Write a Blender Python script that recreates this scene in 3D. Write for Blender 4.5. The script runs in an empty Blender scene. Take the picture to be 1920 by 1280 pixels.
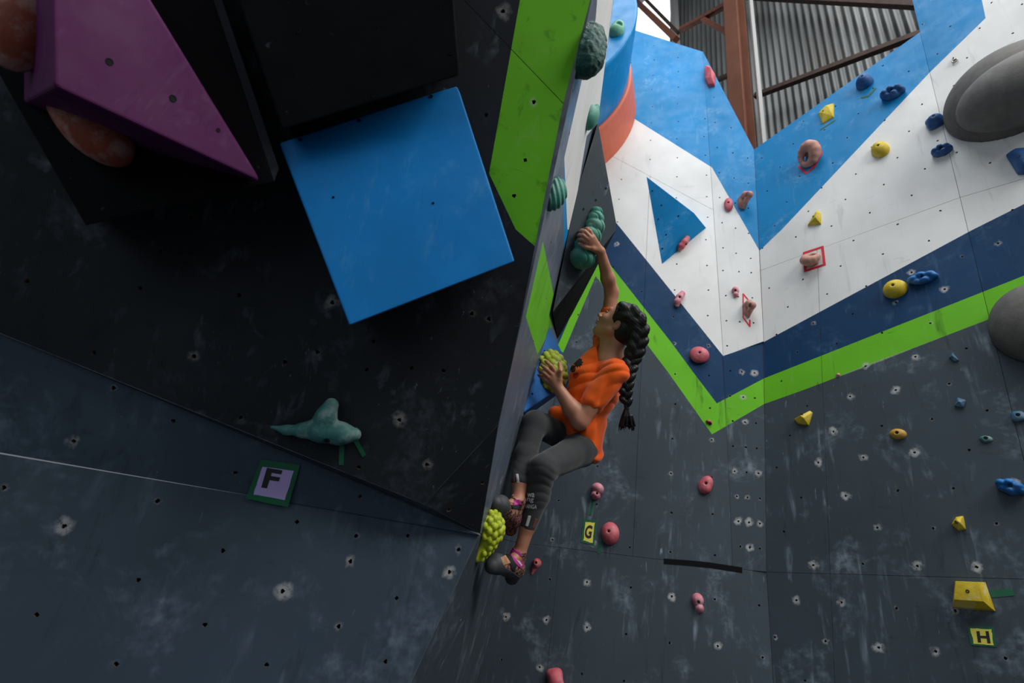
import bpy, bmesh, math, random
import numpy as np
from mathutils import Vector, Matrix
from mathutils.geometry import delaunay_2d_cdt
from mathutils.bvhtree import BVHTree

random.seed(7); rng = np.random.default_rng(7)
scene = bpy.context.scene
col = scene.collection

# ------------------------------------------------------------------ camera
FPX = 1050.0                                   # focal length in pixels of the 1920 wide frame
DS = FPX / 1400.0
CAM = np.array([0.0, 0.0, 1.5])
_Z = np.array([330.0, 1890.0, FPX]); _Z /= np.linalg.norm(_Z)      # zenith in camera axes (right, up, forward)
_Y = np.array([0, 0, 1.0]) - _Z[2] * _Z; _Y /= np.linalg.norm(_Y)
_X = -np.cross(_Y, _Z)
MW = np.array([_X, _Y, _Z])                    # camera axes -> world
cam_data = bpy.data.cameras.new('camera')
cam_data.sensor_width = 36.0
cam_data.lens = 36.0 * FPX / 1920.0
cam_data.clip_start = 0.02
cam_data.dof.use_dof = True
cam_data.dof.focus_distance = 2.6
cam_data.dof.aperture_fstop = 2.8
cam = bpy.data.objects.new('camera', cam_data)
_r, _u, _f = (MW @ np.array(a, float) for a in ((1, 0, 0), (0, 1, 0), (0, 0, 1)))
cam.matrix_world = Matrix(((_r[0], _u[0], -_f[0], CAM[0]), (_r[1], _u[1], -_f[1], CAM[1]),
                           (_r[2], _u[2], -_f[2], CAM[2]), (0, 0, 0, 1)))
col.objects.link(cam)
scene.camera = cam

# ------------------------------------------------------------------ world, lights, exposure
world = bpy.data.worlds.new('overcast_sky'); scene.world = world
world.use_nodes = True
bg = world.node_tree.nodes['Background']
bg.inputs[0].default_value = (0.80, 0.90, 1.0, 1); bg.inputs[1].default_value = 0.17

def area_light(name, loc, target, sx, sy, power, color):
    l = bpy.data.lights.new(name, 'AREA'); l.shape = 'RECTANGLE'; l.size = sx; l.size_y = sy
    l.energy = power; l.color = color
    o = bpy.data.objects.new(name, l); o.location = loc
    o.rotation_euler = (Vector(target) - Vector(loc)).to_track_quat('-Z', 'Y').to_euler()
    col.objects.link(o); return o
# unseen area lights added overhead and high at the right, no opening built
area_light('assumed_light_top', (1.6, 0.2, 13.0), (1.2, 3.2, 3.0), 7.0, 4.0, 420, (0.95, 0.98, 1.0))  # added lamp, light assumed to come from above
area_light('assumed_light_right', (5.0, -2.4, 7.8), (0.6, 3.2, 3.0), 5.0, 3.5, 500, (1.0, 0.97, 0.93))  # added lamp, light assumed to come from the upper right

area_light('fill_light_left', (-3.2, -4.6, 2.2), (-.3, 2.2, 2.0), 4.5, 3.6, 60, (0.86, 0.93, 1.0))  # added fill light from low left, brightens the lower left wall

area_light('fill_light_high', (-0.6, -1.6, 12.0), (-0.3, 2.4, 2.0), 7.0, 3.0, 330, (0.90, 0.95, 1.0))  # added unseen light from high in front, favours the lower wall over the overhang

scene.view_settings.view_transform = 'Standard'
scene.view_settings.look = 'None'
scene.view_settings.gamma = 1.0
scene.view_settings.use_curve_mapping = False
scene.view_settings.exposure = 0.14

# ------------------------------------------------------------------ geometry helpers
def ray(x, y): return MW @ np.array([(x - 960) / FPX, -(y - 640) / FPX, 1.0])
def P(x, y, d): return CAM + d * DS * ray(x, y)
def V3(r, u, f): return MW @ np.array([r, u, f], float)
def proj(w):
    c = MW.T @ (np.asarray(w, float) - CAM)
    return 960 + FPX * c[0] / c[2], 640 - FPX * c[1] / c[2], c[2]
def unit(v): v = np.asarray(v, float); return v / np.linalg.norm(v)
def plane3(a, b, c):
    n = unit(np.cross(b - a, c - a))
    if n @ (CAM - a) < 0: n = -n
    return (a, n)
def planen(p, n):
    n = unit(n)
    if n @ (CAM - p) < 0: n = -n
    return (p, n)
def depth_on(x, y, pl): return ((pl[0] - CAM) @ pl[1]) / (ray(x, y) @ pl[1])
def hit(x, y, pl): return CAM + depth_on(x, y, pl) * ray(x, y)
def horiz(p, q): return unit(np.cross(np.cross(ray(*p), ray(*q)), [0, 0, 1.0]))
def onplane(p, pl): return p - ((p - pl[0]) @ pl[1]) * pl[1]
def in_poly(x, y, poly):
    c = False; n = len(poly); j = n - 1
    for i in range(n):
        xi, yi = poly[i]; xj, yj = poly[j]
        if (yi > y) != (yj > y) and x < (xj - xi) * (y - yi) / (yj - yi) + xi: c = not c
        j = i
    return c

def tag(o, label=None, cat=None, group=None, kind=None):
    if label: o['label'] = label
    if cat: o['category'] = cat
    if group: o['group'] = group
    if kind: o['kind'] = kind
    return o
def link(name, me, parent=None, loc=None):
    """mesh in world coordinates -> object, origin moved to loc"""
    if loc is not None:
        me.transform(Matrix.Translation(-Vector(loc)))
    o = bpy.data.objects.new(name, me); col.objects.link(o)
    if parent is not None:
        o.parent = parent
        pl = Vector(parent_world(parent))
        o.location = Vector(loc if loc is not None else (0, 0, 0)) - pl
    elif loc is not None:
        o.location = loc
    return o
def parent_world(o):
    v = Vector(o.location)
    while o.parent is not None:
        o = o.parent; v += o.location
    return v
def empty(name, loc):
    o = bpy.data.objects.new(name, None); o.empty_display_size = 0.05
    o.location = loc; col.objects.link(o); return o
def mesh(name, verts, faces, mats=(), smooth=False, mi=None):
    me = bpy.data.meshes.new(name)
    me.from_pydata([tuple(v) for v in verts], [], [tuple(f) for f in faces])
    for m in mats: me.materials.append(m)
    if mi is not None: me.polygons.foreach_set('material_index', mi)
    if smooth: me.polygons.foreach_set('use_smooth', [True] * len(me.polygons))
    me.update(); return me
def hull_mesh(name, pts, mats, bevel=0.0, seg=2):
    bm = bmesh.new()
    for p in pts: bm.verts.new(tuple(p))
    bmesh.ops.convex_hull(bm, input=bm.verts)
    bmesh.ops.delete(bm, geom=[v for v in bm.verts if not v.link_faces], context='VERTS')
    bmesh.ops.dissolve_limit(bm, angle_limit=0.03, verts=bm.verts, edges=bm.edges)
    if bevel: bmesh.ops.bevel(bm, geom=list(bm.edges), offset=bevel, segments=seg, profile=0.6, affect='EDGES', clamp_overlap=True)
    bmesh.ops.recalc_face_normals(bm, faces=bm.faces)
    me = bpy.data.meshes.new(name); bm.to_mesh(me); bm.free()
    for m in mats: me.materials.append(m)
    return me
def beam(a, b, w, h, up=(0, 0, 1), bevel=0.0):
    """8 corners of a bar from a to b"""
    a = np.asarray(a, float); b = np.asarray(b, float); d = unit(b - a)
    s = unit(np.cross(d, up)); t = np.cross(s, d)
    return [p + i * s * w / 2 + j * t * h / 2 for p in (a, b) for i in (-1, 1) for j in (-1, 1)]

# ------------------------------------------------------------------ materials
def newmat(name):
    m = bpy.data.materials.new(name); m.use_nodes = True
    nt = m.node_tree; return m, nt, nt.nodes['Principled BSDF']
def N(nt, kind, **kw):
    n = nt.nodes.new(kind)
    for k, v in kw.items():
        if k.startswith('i_'):
            key = k[2:]; key = int(key) if key.isdigit() else key.replace('_', ' ')
            n.inputs[key].default_value = v
        else: setattr(n, k, v)
    return n
def mixc(nt, fac, a, b, blend='MIX'):
    n = nt.nodes.new('ShaderNodeMix'); n.data_type = 'RGBA'; n.blend_type = blend
    for sock, val in ((n.inputs[0], fac), (n.inputs[6], a), (n.inputs[7], b)):
        if isinstance(val, (int, float)): sock.default_value = val
        elif isinstance(val, tuple): sock.default_value = val if len(val) == 4 else val + (1,)
        else: nt.links.new(val, sock)
    return n.outputs[2]
def ramp(nt, src, p0, p1, c0=0.0, c1=1.0):
    n = nt.nodes.new('ShaderNodeMapRange'); n.inputs[1].default_value = p0; n.inputs[2].default_value = p1
    n.inputs[3].default_value = c0; n.inputs[4].default_value = c1
    nt.links.new(src, n.inputs[0]); return n.outputs[0]
def mul(nt, a, b, op='MULTIPLY'):
    n = nt.nodes.new('ShaderNodeMath'); n.operation = op
    for s, v in ((n.inputs[0], a), (n.inputs[1], b)):
        if isinstance(v, (int, float)): s.default_value = v
        else: nt.links.new(v, s)
    return n.outputs[0]
def noise(nt, vec, scale, detail=3.0, rough=0.55, dist=0.0):
    n = N(nt, 'ShaderNodeTexNoise'); n.inputs['Scale'].default_value = scale
    n.inputs['Detail'].default_value = detail; n.inputs['Roughness'].default_value = rough
    n.inputs['Distortion'].default_value = dist
    nt.links.new(vec, n.inputs['Vector']); return n.outputs['Fac']
def coords(nt, scale=(1, 1, 1)):
    tc = N(nt, 'ShaderNodeTexCoord'); mp = N(nt, 'ShaderNodeMapping'); mp.inputs['Scale'].default_value = scale
    nt.links.new(tc.outputs['Object'], mp.inputs['Vector']); return mp.outputs['Vector']
def bump(nt, bsdf, h, strength=0.2, dist=0.002):
    b = N(nt, 'ShaderNodeBump'); b.inputs['Strength'].default_value = strength; b.inputs['Distance'].default_value = dist
    nt.links.new(h, b.inputs['Height']); nt.links.new(b.outputs[0], bsdf.inputs['Normal'])

def wall_paint(name, c, light=(0.42, 0.50, 0.60), scuff=0.35, dark=0.4, rough=0.55, chalk=0.75, smear=0.4, wear_scale=1.0, spec=.2, streak=.25):
    """painted plywood: chalk round the bolt holes, hand smears, pale scratches, dark shoe marks"""
    m, nt, b = newmat(name)
    v = coords(nt); vs = coords(nt, (7, 7, 0.9)); vd = coords(nt, (1.3, 1.3, 5.0))
    var = noise(nt, v, 1.7 * wear_scale, 4)
    base = mixc(nt, ramp(nt, var, .3, .7), tuple(x * .86 for x in c), tuple(min(1, x * 1.1) for x in c))
    # dark shoe marks
    dk = mul(nt, ramp(nt, noise(nt, vs, 2.2 * wear_scale, 5, .6, .6), .60, .74), dark)
    base = mixc(nt, dk, base, tuple(x * .35 for x in c))
    dk2 = mul(nt, ramp(nt, noise(nt, vd, 3.1 * wear_scale, 6, .65, 1.2), .64, .72), dark * .7)
    base = mixc(nt, dk2, base, tuple(x * .4 for x in c))
    # broad chalky smears
    sm = mul(nt, ramp(nt, noise(nt, v, 3.0 * wear_scale, 6, .68, .4), .54, .80), ramp(nt, noise(nt, v, 28, 3), .35, .7))
    base = mixc(nt, mul(nt, sm, smear), base, light)
    # vertical rubbed streaks
    st = mul(nt, ramp(nt, noise(nt, coords(nt, (11, 11, 1.5)), 1.5 * wear_scale, 5, .6, .5), .56, .74), ramp(nt, noise(nt, v, 5.5, 4), .45, .65))
    base = mixc(nt, mul(nt, st, streak), base, tuple(x * .8 for x in light))
    # fine pale scratches
    sc = ramp(nt, noise(nt, coords(nt, (34, 34, 6)), 1.6 * wear_scale, 4, .6, .3), .67, .76)
    sc = mul(nt, sc, ramp(nt, noise(nt, v, 2.3, 3), .48, .62))
    base = mixc(nt, mul(nt, sc, scuff), base, light)
    # chalk round holes
    at = N(nt, 'ShaderNodeAttribute'); at.attribute_name = 'chalk'
    ck = mul(nt, ramp(nt, mul(nt, at.outputs['Fac'], ramp(nt, noise(nt, v, 42, 5, .7), .28, .68)), .08, .45), chalk)
    base = mixc(nt, ck, base, (0.48, 0.48, 0.47))
    nt.links.new(base, b.inputs['Base Color'])
    nt.links.new(ramp(nt, noise(nt, v, 9, 3), .3, .7, rough - .08, rough + .14), b.inputs['Roughness'])
    b.inputs['Specular IOR Level'].default_value = spec
    bump(nt, b, noise(nt, vs, 14, 4), .12, .001)
    return m
def plastic(name, c, chalk=0.35, rough=.6, grain=60, bstr=.35, bd=.004, chalk_col=(.62, .62, .6)):
    """textured resin of the holds with chalk rubbed in"""
    m, nt, b = newmat(name)
    v = coords(nt)
    var = noise(nt, v, 14, 4)
    base = mixc(nt, ramp(nt, var, .3, .7), tuple(x * .8 for x in c), tuple(min(1, x * 1.12) for x in c))
    ck = mul(nt, ramp(nt, noise(nt, v, 11, 5, .65), .5, .75), chalk)
    base = mixc(nt, ck, base, chalk_col)
    nt.links.new(base, b.inputs['Base Color']); b.inputs['Roughness'].default_value = rough
    b.inputs['Specular IOR Level'].default_value = .4
    bump(nt, b, noise(nt, v, grain, 5), bstr, bd)
    return m
def flat(name, c, rough=.6, metal=0.0, var=.0, spec=.4):
    m, nt, b = newmat(name)
    if var:
        v = coords(nt)
        base = mixc(nt, ramp(nt, noise(nt, v, 12, 4), .3, .7), tuple(x * (1 - var) for x in c), tuple(min(1, x * (1 + var)) for x in c))
        nt.links.new(base, b.inputs['Base Color'])
    else: b.inputs['Base Color'].default_value = c + (1,)
    b.inputs['Roughness'].default_value = rough; b.inputs['Metallic'].default_value = metal
    b.inputs['Specular IOR Level'].default_value = spec
    return m

M_WHITE = wall_paint('white_painted_plywood', (.74, .74, .72), light=(.80, .80, .78), scuff=.1, dark=.34, chalk=.0, smear=.1, rough=.55)
M_BLUE = wall_paint('blue_painted_plywood', (.002, .215, .50), light=(.34, .58, .78), scuff=.4, dark=.15, smear=.6, rough=.5)
M_NAVY = wall_paint('navy_painted_plywood', (.001, .034, .100), light=(.15, .30, .46), scuff=.5, dark=.2, smear=.4, streak=.4)
M_GREEN = wall_paint('green_painted_plywood', (.135, .47, .012), light=(.45, .62, .35), scuff=.15, dark=.95, smear=.15)
M_GREY = wall_paint('dark_grey_painted_plywood', (.047, .064, .079), scuff=.7, dark=.6, smear=.55, streak=.55)
M_DARK = wall_paint('shade_darkened_plywood', (.017, .021, .026), scuff=.3, dark=.4, smear=.22, chalk=.3, spec=.12, rough=.7)  # the overhang's shade is put into this colour, paint similar to the slate
M_SLATE = wall_paint('slate_painted_plywood', (.038, .058, .082), scuff=.4, dark=.55, chalk=.5, smear=.5, light=(.3, .38, .5))
M_STEELY = wall_paint('scuffed_grey_blue_paint', (.10, .125, .17), light=(.42, .46, .52), scuff=.9, dark=.6, smear=.6, rough=.35)
M_EDGE = flat('worn_panel_edge', (.13, .14, .15), .7, var=.5)
M_HOLE = flat('drilled_plywood_core', (.16, .10, .06), .9, var=.3)
M_BACK = flat('raw_backing_board', (.035, .03, .028), .9)
WALL_MATS = [M_WHITE, M_BLUE, M_NAVY, M_GREEN, M_GREY, M_DARK, M_SLATE, M_STEELY, M_EDGE, M_HOLE]
W, BL, NV, GN, GY, DK, SL, ST, EDGE, HOLE = range(10)

# ------------------------------------------------------------------ the walls' planes
hdD = horiz((1000, 1020), (1437, 1072))
PL = {}
PL['D'] = planen(P(1200, 1020, 5.0), np.cross(hdD, [0, 0, 1.0]))
cornerF = hit(1437, 1072, PL['D'])
hdF = horiz((1437, 1072), (1910, 1085))
PL['F'] = planen(cornerF, np.cross(hdF, [0, 0, 1.0]))
g0 = hit(1725, 60, PL['F']); g1 = hit(1895, 760, PL['F'])
PL['G'] = plane3(g0, g1, P(1920, 100, depth_on(1920, 100, PL['F']) / DS * .985))
a0 = P(900, 1000, 2.75); a1 = P(1110, 0, 2.5)
PL['B'] = plane3(a0, a1, hit(990, 935, PL['D']))
Pb = P(795, 945, 2.53); e1 = hit(935, 795, PL['B'])
PL['A3'] = plane3(Pb, e1, a1)
L0 = hit(0, 625, PL['A3']); L1 = P(0, 850, 2.24)
dA1 = unit(np.array([a0[0] - L1[0], a0[1] - L1[1], 0]))
PL['A1'] = plane3(L1, a0, (L1 + a0) / 2 + np.array([0, 0, -1.0]) + .10 * np.cross([0, 0, 1.0], dA1))
PL['A2'] = plane3(L0, L1, a0)
bd_dir = np.cross(PL['B'][1], PL['D'][1]); bd_dir /= bd_dir[2]
_bd0 = hit(990, 935, PL['D'])
def BD(z): return _bd0 + bd_dir * (z - _bd0[2])          # the inner corner of side wall and back wall
def drop(p, pl=None, z=0.0):
    p = np.array(p, float)
    if pl is None: return np.array([p[0], p[1], z])
    s = np.array([0, 0, -1.0]); s = s - (s @ pl[1]) * pl[1]
    return p + s * ((z - p[2]) / s[2])

def panel(parent, pts, paint, cuts=(), holes=(), gap=.0022, thick=.018, hole_r=.0078, wall_list=None, name='panel'):
    pts = [np.asarray(p, float) for p in pts]
    c = sum(pts) / len(pts)
    n = np.zeros(3)
    for i in range(len(pts)): n += np.cross(pts[i] - c, pts[(i + 1) % len(pts)] - c)
    n = unit(n)
    if n @ (CAM - c) < 0: n = -n
    u = unit(pts[1] - pts[0]); u = unit(u - (u @ n) * n); v = np.cross(n, u)
    pl = (c, n)
    to2 = lambda p: np.array([(p - c) @ u, (p - c) @ v])
    to3 = lambda q: c + q[0] * u + q[1] * v
    poly = [to2(p) for p in pts]
    area = sum(poly[i][0] * poly[(i + 1) % len(poly)][1] - poly[(i + 1) % len(poly)][0] * poly[i][1] for i in range(len(poly)))
    if area < 0: poly.reverse()
    k = len(poly); ins = []
    for i in range(k):
        p0, p1, p2 = poly[i - 1], poly[i], poly[(i + 1) % k]
        d1 = unit(p1 - p0); d2 = unit(p2 - p1)
        n1 = np.array([-d1[1], d1[0]]); n2 = np.array([-d2[1], d2[0]])
        b = n1 + n2
        ins.append(p1 + b * (gap / 2) / max(.3, (1 + n1 @ n2)))
    poly = ins
    V = [Vector(p) for p in poly]; E = [(i, (i + 1) % k) for i in range(k)]; attr = [0.0] * k
    bb0 = np.min(poly, axis=0) - .3; bb1 = np.max(poly, axis=0) + .3
    for cut in cuts:
        for (xa, ya), (xb, yb) in zip(cut[:-1], cut[1:]):
            ta, tb = depth_on(xa, ya, pl), depth_on(xb, yb, pl)
            if not (0 < ta < 80 and 0 < tb < 80): continue
            qa, qb = to2(CAM + ta * ray(xa, ya)), to2(CAM + tb * ray(xb, yb))
            if (max(qa[0], qb[0]) < bb0[0] or min(qa[0], qb[0]) > bb1[0] or max(qa[1], qb[1]) < bb0[1] or min(qa[1], qb[1]) > bb1[1]): continue
            V += [Vector(qa), Vector(qb)]; attr += [0, 0]; E.append((len(V) - 2, len(V) - 1))
    centers = []
    for (hx, hy, hc) in holes:
        t = depth_on(hx, hy, pl)
        if not 0 < t < 80: continue
        q = to2(CAM + t * ray(hx, hy))
        if not in_poly(q[0], q[1], poly): continue
        dmin = min(abs(np.cross(unit(poly[(i + 1) % k] - poly[i]), q - poly[i])) for i in range(k))
        if dmin < .02 or any(np.hypot(*(q - o)) < .05 for o in centers): continue
        centers.append(q); R = hole_r; s = len(V)
        for j in range(8):
            a = j * math.pi / 4 + .2; V.append(Vector((q[0] + R * math.cos(a), q[1] + R * math.sin(a)))); attr.append(hc)
        E += [(s + j, s + (j + 1) % 8) for j in range(8)]
        ro = min(.018 + .022 * hc, dmin * .9)
        for j in range(14):
            a = j * math.pi / 7; rr = ro * random.uniform(.75, 1.2)
            V.append(Vector((q[0] + rr * math.cos(a), q[1] + rr * math.sin(a)))); attr.append(0.0)
    vo, eo, fo, ov, oe, of = delaunay_2d_cdt(V, E, [], 0, 1e-6)
    at = [max([attr[i] for i in o], default=0.0) for o in ov]
    cen = np.array(centers) if centers else np.zeros((0, 2))
    F, MI = [], []
    for f in fo:
        q = sum((np.array(vo[i]) for i in f), np.zeros(2)) / len(f)
        if not in_poly(q[0], q[1], poly): continue
        if len(cen) and np.min(np.hypot(*(cen - q).T)) < hole_r * .8: continue
        a2 = (vo[f[1]] - vo[f[0]]).cross(vo[f[2]] - vo[f[0]])
        if abs(a2) < 1e-10: continue
        F.append(tuple(f) if a2 > 0 else tuple(reversed(f)))
        x, y, _ = proj(to3(q)); MI.append(paint(x, y))
    cnt = {}
    for f in F:
        for i in range(len(f)):
            e = (f[i], f[(i + 1) % len(f)]); cnt[e] = 1
    border = [e for e in cnt if (e[1], e[0]) not in cnt]
    V3d = [to3(np.array(q)) for q in vo]; nb = len(V3d); back = {}
    for a, b in border:
        for i in (a, b):
            if i not in back:
                back[i] = len(V3d); V3d.append(V3d[i] - n * thick); at.append(at[i])
        F.append((b, a, back[a], back[b]))
        mid = (np.array(vo[a]) + np.array(vo[b])) / 2
        MI.append(HOLE if len(cen) and np.min(np.hypot(*(cen - mid).T)) < hole_r * 1.2 else EDGE)
    used = sorted({i for f in F for i in f}); rm = {j: i for i, j in enumerate(used)}
    me = mesh(name, [V3d[i] for i in used], [tuple(rm[i] for i in f) for f in F], WALL_MATS, mi=MI)
    ad = me.attributes.new('chalk', 'FLOAT', 'POINT'); ad.data.foreach_set('value', [at[i] for i in used])
    o = link(name, me, parent)
    if wall_list is not None: wall_list.append([p - n * (thick + .004) for p in pts])
    return o

class Wall:
    """one wall: its backing board is the parent, the plywood panels its children"""
    def __init__(self, name, label):
        self.me = bpy.data.meshes.new(name); self.o = bpy.data.objects.new(name, self.me); col.objects.link(self.o)
        tag(self.o, label, 'wall', kind='structure'); self.polys = []
    def add(self, pts, paint, cuts=(), holes=(), **kw): return panel(self.o, pts, paint, cuts, holes, wall_list=self.polys, **kw)
    def done(self, extra=()):
        vs, fs = [], []
        for p in list(self.polys) + list(extra):
            fs.append(tuple(range(len(vs), len(vs) + len(p)))); vs += [tuple(q) for q in p]
        self.me.from_pydata(vs, [], fs); self.me.materials.append(M_BACK); self.me.update()

def grid_holes(pl, ref, hd, du, dz, stag, zmin, zmax, umin, umax, chalk, jit=.012, slant=0.0):
    o = hit(*ref, pl); out = []
    for j in range(int((zmin - o[2]) / dz) - 1, int((zmax - o[2]) / dz) + 2):
        for i in range(int(umin / du) - 1, int(umax / du) + 2):
            p = o + hd * (i * du + (du / 2 if stag and j % 2 else 0) + slant * j * dz) + np.array([0, 0, j * dz])
            p = p + hd * random.uniform(-jit, jit) + np.array([0, 0, random.uniform(-jit, jit)])
            if not zmin < p[2] < zmax: continue
            x, y, d = proj(p)
            if d < .5: continue
            ck = chalk(x, y); out.append((x, y, ck))
    return out

# ------------------------------------------------------------------ paint scheme of back and right wall
U = [(1050, 135), (1182, 218), (1335, 314), (1424, 470), (1466, 430), (1745, 134), (1848, 34), (1841, 0), (1815, -200)]
Lw = [(1060, 299), (1155, 417), (1214, 490), (1356, 667), (1432, 641), (1821, 432), (1919, 383), (2150, 267)]
NB = [(1128, 478), (1144, 496), (1258, 641), (1300, 698), (1344, 756), (1433, 709), (1919, 517), (2150, 426)]
GI = [(1117, 517), (1209, 640), (1253, 698), (1335, 814), (1433, 757), (1509, 730), (1876, 590), (2150, 485)]
LEFT1 = [(1128, 478), (1070, 592), (1044, 652)]
LEFT2 = [(1117, 517), (1056, 661)]
poly_white = U + [(2400, -200)] + Lw[::-1]
poly_navy = Lw + NB[::-1] + [(1070, 592), (1044, 652), (980, 640), (980, 299)]
poly_green = NB + GI[::-1] + [(1056, 661), (1044, 652), (1070, 592)]
poly_blue = U + [(1800, -500), (1000, -500), (1000, 135)]
def paint_main(x, y):
    if in_poly(x, y, poly_white): return W
    if in_poly(x, y, poly_navy): return NV
    if in_poly(x, y, poly_green): return GN
    if in_poly(x, y, poly_blue): return BL
    return GY
CUTS = [U, Lw, NB, GI, LEFT1, LEFT2]
def chalk_main(x, y):
    m = paint_main(x, y)
    if m == W: return 0.0
    return random.choice((0, 0, .25, .5, .8, 1.0)) if y > 640 or m == NV else random.choice((0, 0, .3))

# back wall (frontal, vertical) with the narrow slanting fold beside the inner corner
back = Wall('wall_back', 'tall plywood climbing wall with blue, white, navy and green zigzag bands over grey')
D = PL['D']
z1 = hit(1200, 1044, D)[2]; z2 = hit(1240, 347, D)[2]
DEt, DEm, DEb = hit(1318, 97, D), hit(1356, 667, D), hit(1374, 1064, D)
EFt, EFm = hit(1414, 280, PL['F']), hit(1432, 640, PL['F'])
def at_z(a, b, z): return a + (b - a) * ((z - a[2]) / (b[2] - a[2]))
cF1 = at_z(cornerF, cornerF + np.array([0, 0, 1.0]), z1)
DEb = at_z(DEm, DEb, z1)
seamA = hit(1195, 850, D); seamL = hit(1037, 1150, D)
def onD(p, z): return np.array([p[0], p[1], z])
uL = lambda z: BD(z) - hdD * .25
holesD = grid_holes(D, (1219, 264), hdD, .262, .262, False, .3, 11, -3, 3, chalk_main)
zt = lambda p: None
top_l = hit(1120, 35, D); topd = unit(DEt - hit(1185, 55, D))
def top_at(q):     # point of the sloping top edge above q
    s = (np.array(q) - DEt) @ hdD / (topd @ hdD); return DEt + topd * s
back.add([onD(uL(z1), 0), onD(seamL, 0), onD(seamL, z1), uL(z1)], paint_main, CUTS, holesD)
back.add([onD(seamL, 0), drop(cF1), cF1, onD(seamL, z1)], paint_main, CUTS, holesD)
sm = lambda x: hit(x, 300 + (x - 1162) * .533, D)
seamAz = sm(1218.5); sm_l = sm(1090); sm_r = sm(1337.5)
back.add([uL(z1), onD(seamA, z1), seamAz, sm_l], paint_main, CUTS, holesD)
back.add([onD(seamA, z1), DEb, DEm, sm_r, seamAz], paint_main, CUTS, holesD)
back.add([sm_l, seamAz, sm_r, DEt, top_at(sm_l)], paint_main, CUTS, holesD)
holesE = []
for yy in range(130, 1060, 47):
    for tt in (.18, .52, .84):
        xl = 1318 + (yy - 97) * .062; xr = 1414 + (yy - 280) * .03
        holesE.append((xl + (xr - xl) * tt + random.uniform(-2, 2), yy + tt * 30 * (1 if yy < 500 else .2), chalk_main(1340, yy)))
back.add([DEt, DEm, EFm, EFt], paint_main, CUTS, holesE)
back.add([DEm, DEb, cF1, EFm], paint_main, CUTS, holesE)
# fold
PL['E'] = plane3(DEt, DEm, EFm); PL['E2'] = plane3(DEm, DEb, EFm)
back.done()

# right wall
right = Wall('wall_right', 'right-hand plywood climbing wall with blue, white, navy and green bands rising to the right')
Fp, Gp = PL['F'], PL['G']
zf1 = cornerF[2]; zf2 = hit(1600, 440, Fp)[2]
gdir = unit(g1 - g0)
gz = lambda z: g0 + gdir * ((z - g0[2]) / gdir[2])
sF = unit(hit(1565, 1280, Fp) - hit(1538, 640, Fp)); sF0 = hit(1538, 640, Fp)
sz = lambda z: sF0 + sF * ((z - sF0[2]) / sF[2])
EFz = hit(1426, 507, Fp); gzm = hit(1800, 370, Fp); szm = hit(1532, 468, Fp)
farF = lambda z: gz(zf1) * np.array([1, 1, 0]) + hdF * .15 + np.array([0, 0, z])
holesF = grid_holes(Fp, (1607, 324), hdF, .262, .205, True, .3, 11, -2, 4, chalk_main, slant=-.06)
cFz = np.array([cornerF[0], cornerF[1], zf1])
right.add([drop(cFz), drop(sz(0.0)), sz(zf1), cFz], paint_main, CUTS, holesF)
right.add([sz(0.0), drop(gz(zf1)), gz(zf1), sz(zf1)], paint_main, CUTS, holesF)
right.add([cFz, sz(zf1), szm, EFz, EFm], paint_main, CUTS, holesF)
right.add([sz(zf1), gz(zf1), gzm, szm], paint_main, CUTS, holesF)
right.add([EFz, gzm, g0, EFt], paint_main, CUTS, holesF)
gR = lambda z: onplane(gz(z) + hdF * 1.6, Gp)
holesG = grid_holes(Gp, (1858, 4), unit(gR(7) - gz(7)), .262, .205, True, .3, 12, -1, 3, chalk_main, slant=-.06)
gtop = gz(g0[2] + 1.6); GzR = lambda z: np.array(gR(z))
gRm = onplane(hit(1920, 335, Gp) + (hit(1920, 335, Gp) - gzm) * 3, Gp)
right.add([gzm, gRm, gR(g0[2] + 1.6), gtop], paint_main, CUTS, holesG)
right.add([gz(zf1), gR(zf1), gRm, gzm], paint_main, CUTS, holesG)
right.add([drop(gz(zf1)), drop(gR(zf1)), gR(zf1), gz(zf1)], paint_main, CUTS, holesG)
right.done()

# side wall of the overhanging block: the narrow fin the climber hangs on
side = Wall('wall_side', 'narrow side wall of the overhanging block, white, green and scuffed grey-blue')
Bp = PL['B']
B_white = [(1117, 35), (1127, -100), (1200, -100), (1150, 0), (1121, 228), (1100, 255), (1071, 432), (1064, 430), (1058, 296)]
B_green = [(1018, 452), (1039, 556), (1033, 590), (1035, 612), (1008, 664), (986, 594)]
B_blue = [(1058, 296), (1064, 430), (1066, 445), (1058, 470), (1056, 380)]
def paint_B(x, y):
    if in_poly(x, y, B_white): return W
    if in_poly(x, y, B_green): return GN
    if in_poly(x, y, B_blue): return BL
    if y < 780: return ST
    return ST if x < 900 + (1000 - y) * .21 + 26 else GY
B_cuts = [B_white + B_white[:1], B_green + B_green[:1], B_blue + B_blue[:1], [(926, 1000), (972, 780), (1060, 780)]]
Bq = lambda x, y: hit(x, y, Bp)
a_top = Bq(1131, -100)
side.add([a0, BD(z1), BD(hit(1058, 665, D)[2] - .15), Bq(1046, 640), Bq(1060, 540), Bq(1110, 330), Bq(1121, 228), Bq(1150, 0), Bq(1162, -100), a_top, e1],
         paint_B, B_cuts, [(1033, 455, 0), (1025, 560, .3), (1000, 640, .2), (1085, 70, 0), (1074, 170, 0), (1068, 250, 0), (950, 820, .3), (940, 900, .6)])
a_low = hit(770, 1280, PL['A1']); a_floor = a0 + (a_low - a0) * ((0 - a0[2]) / (a_low[2] - a0[2]))
side.add([a0, a_floor, BD(0.0)], lambda x, y: GY, (), [(930, 1100, .3), (865, 1160, .2), (893, 1190, .4), (862, 1225, .1), (897, 1245, .2)])
side.add([a0, BD(0.0), BD(z1)], lambda x, y: GY, (), [(905, 1150, .4), (935, 1130, .2)])
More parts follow.
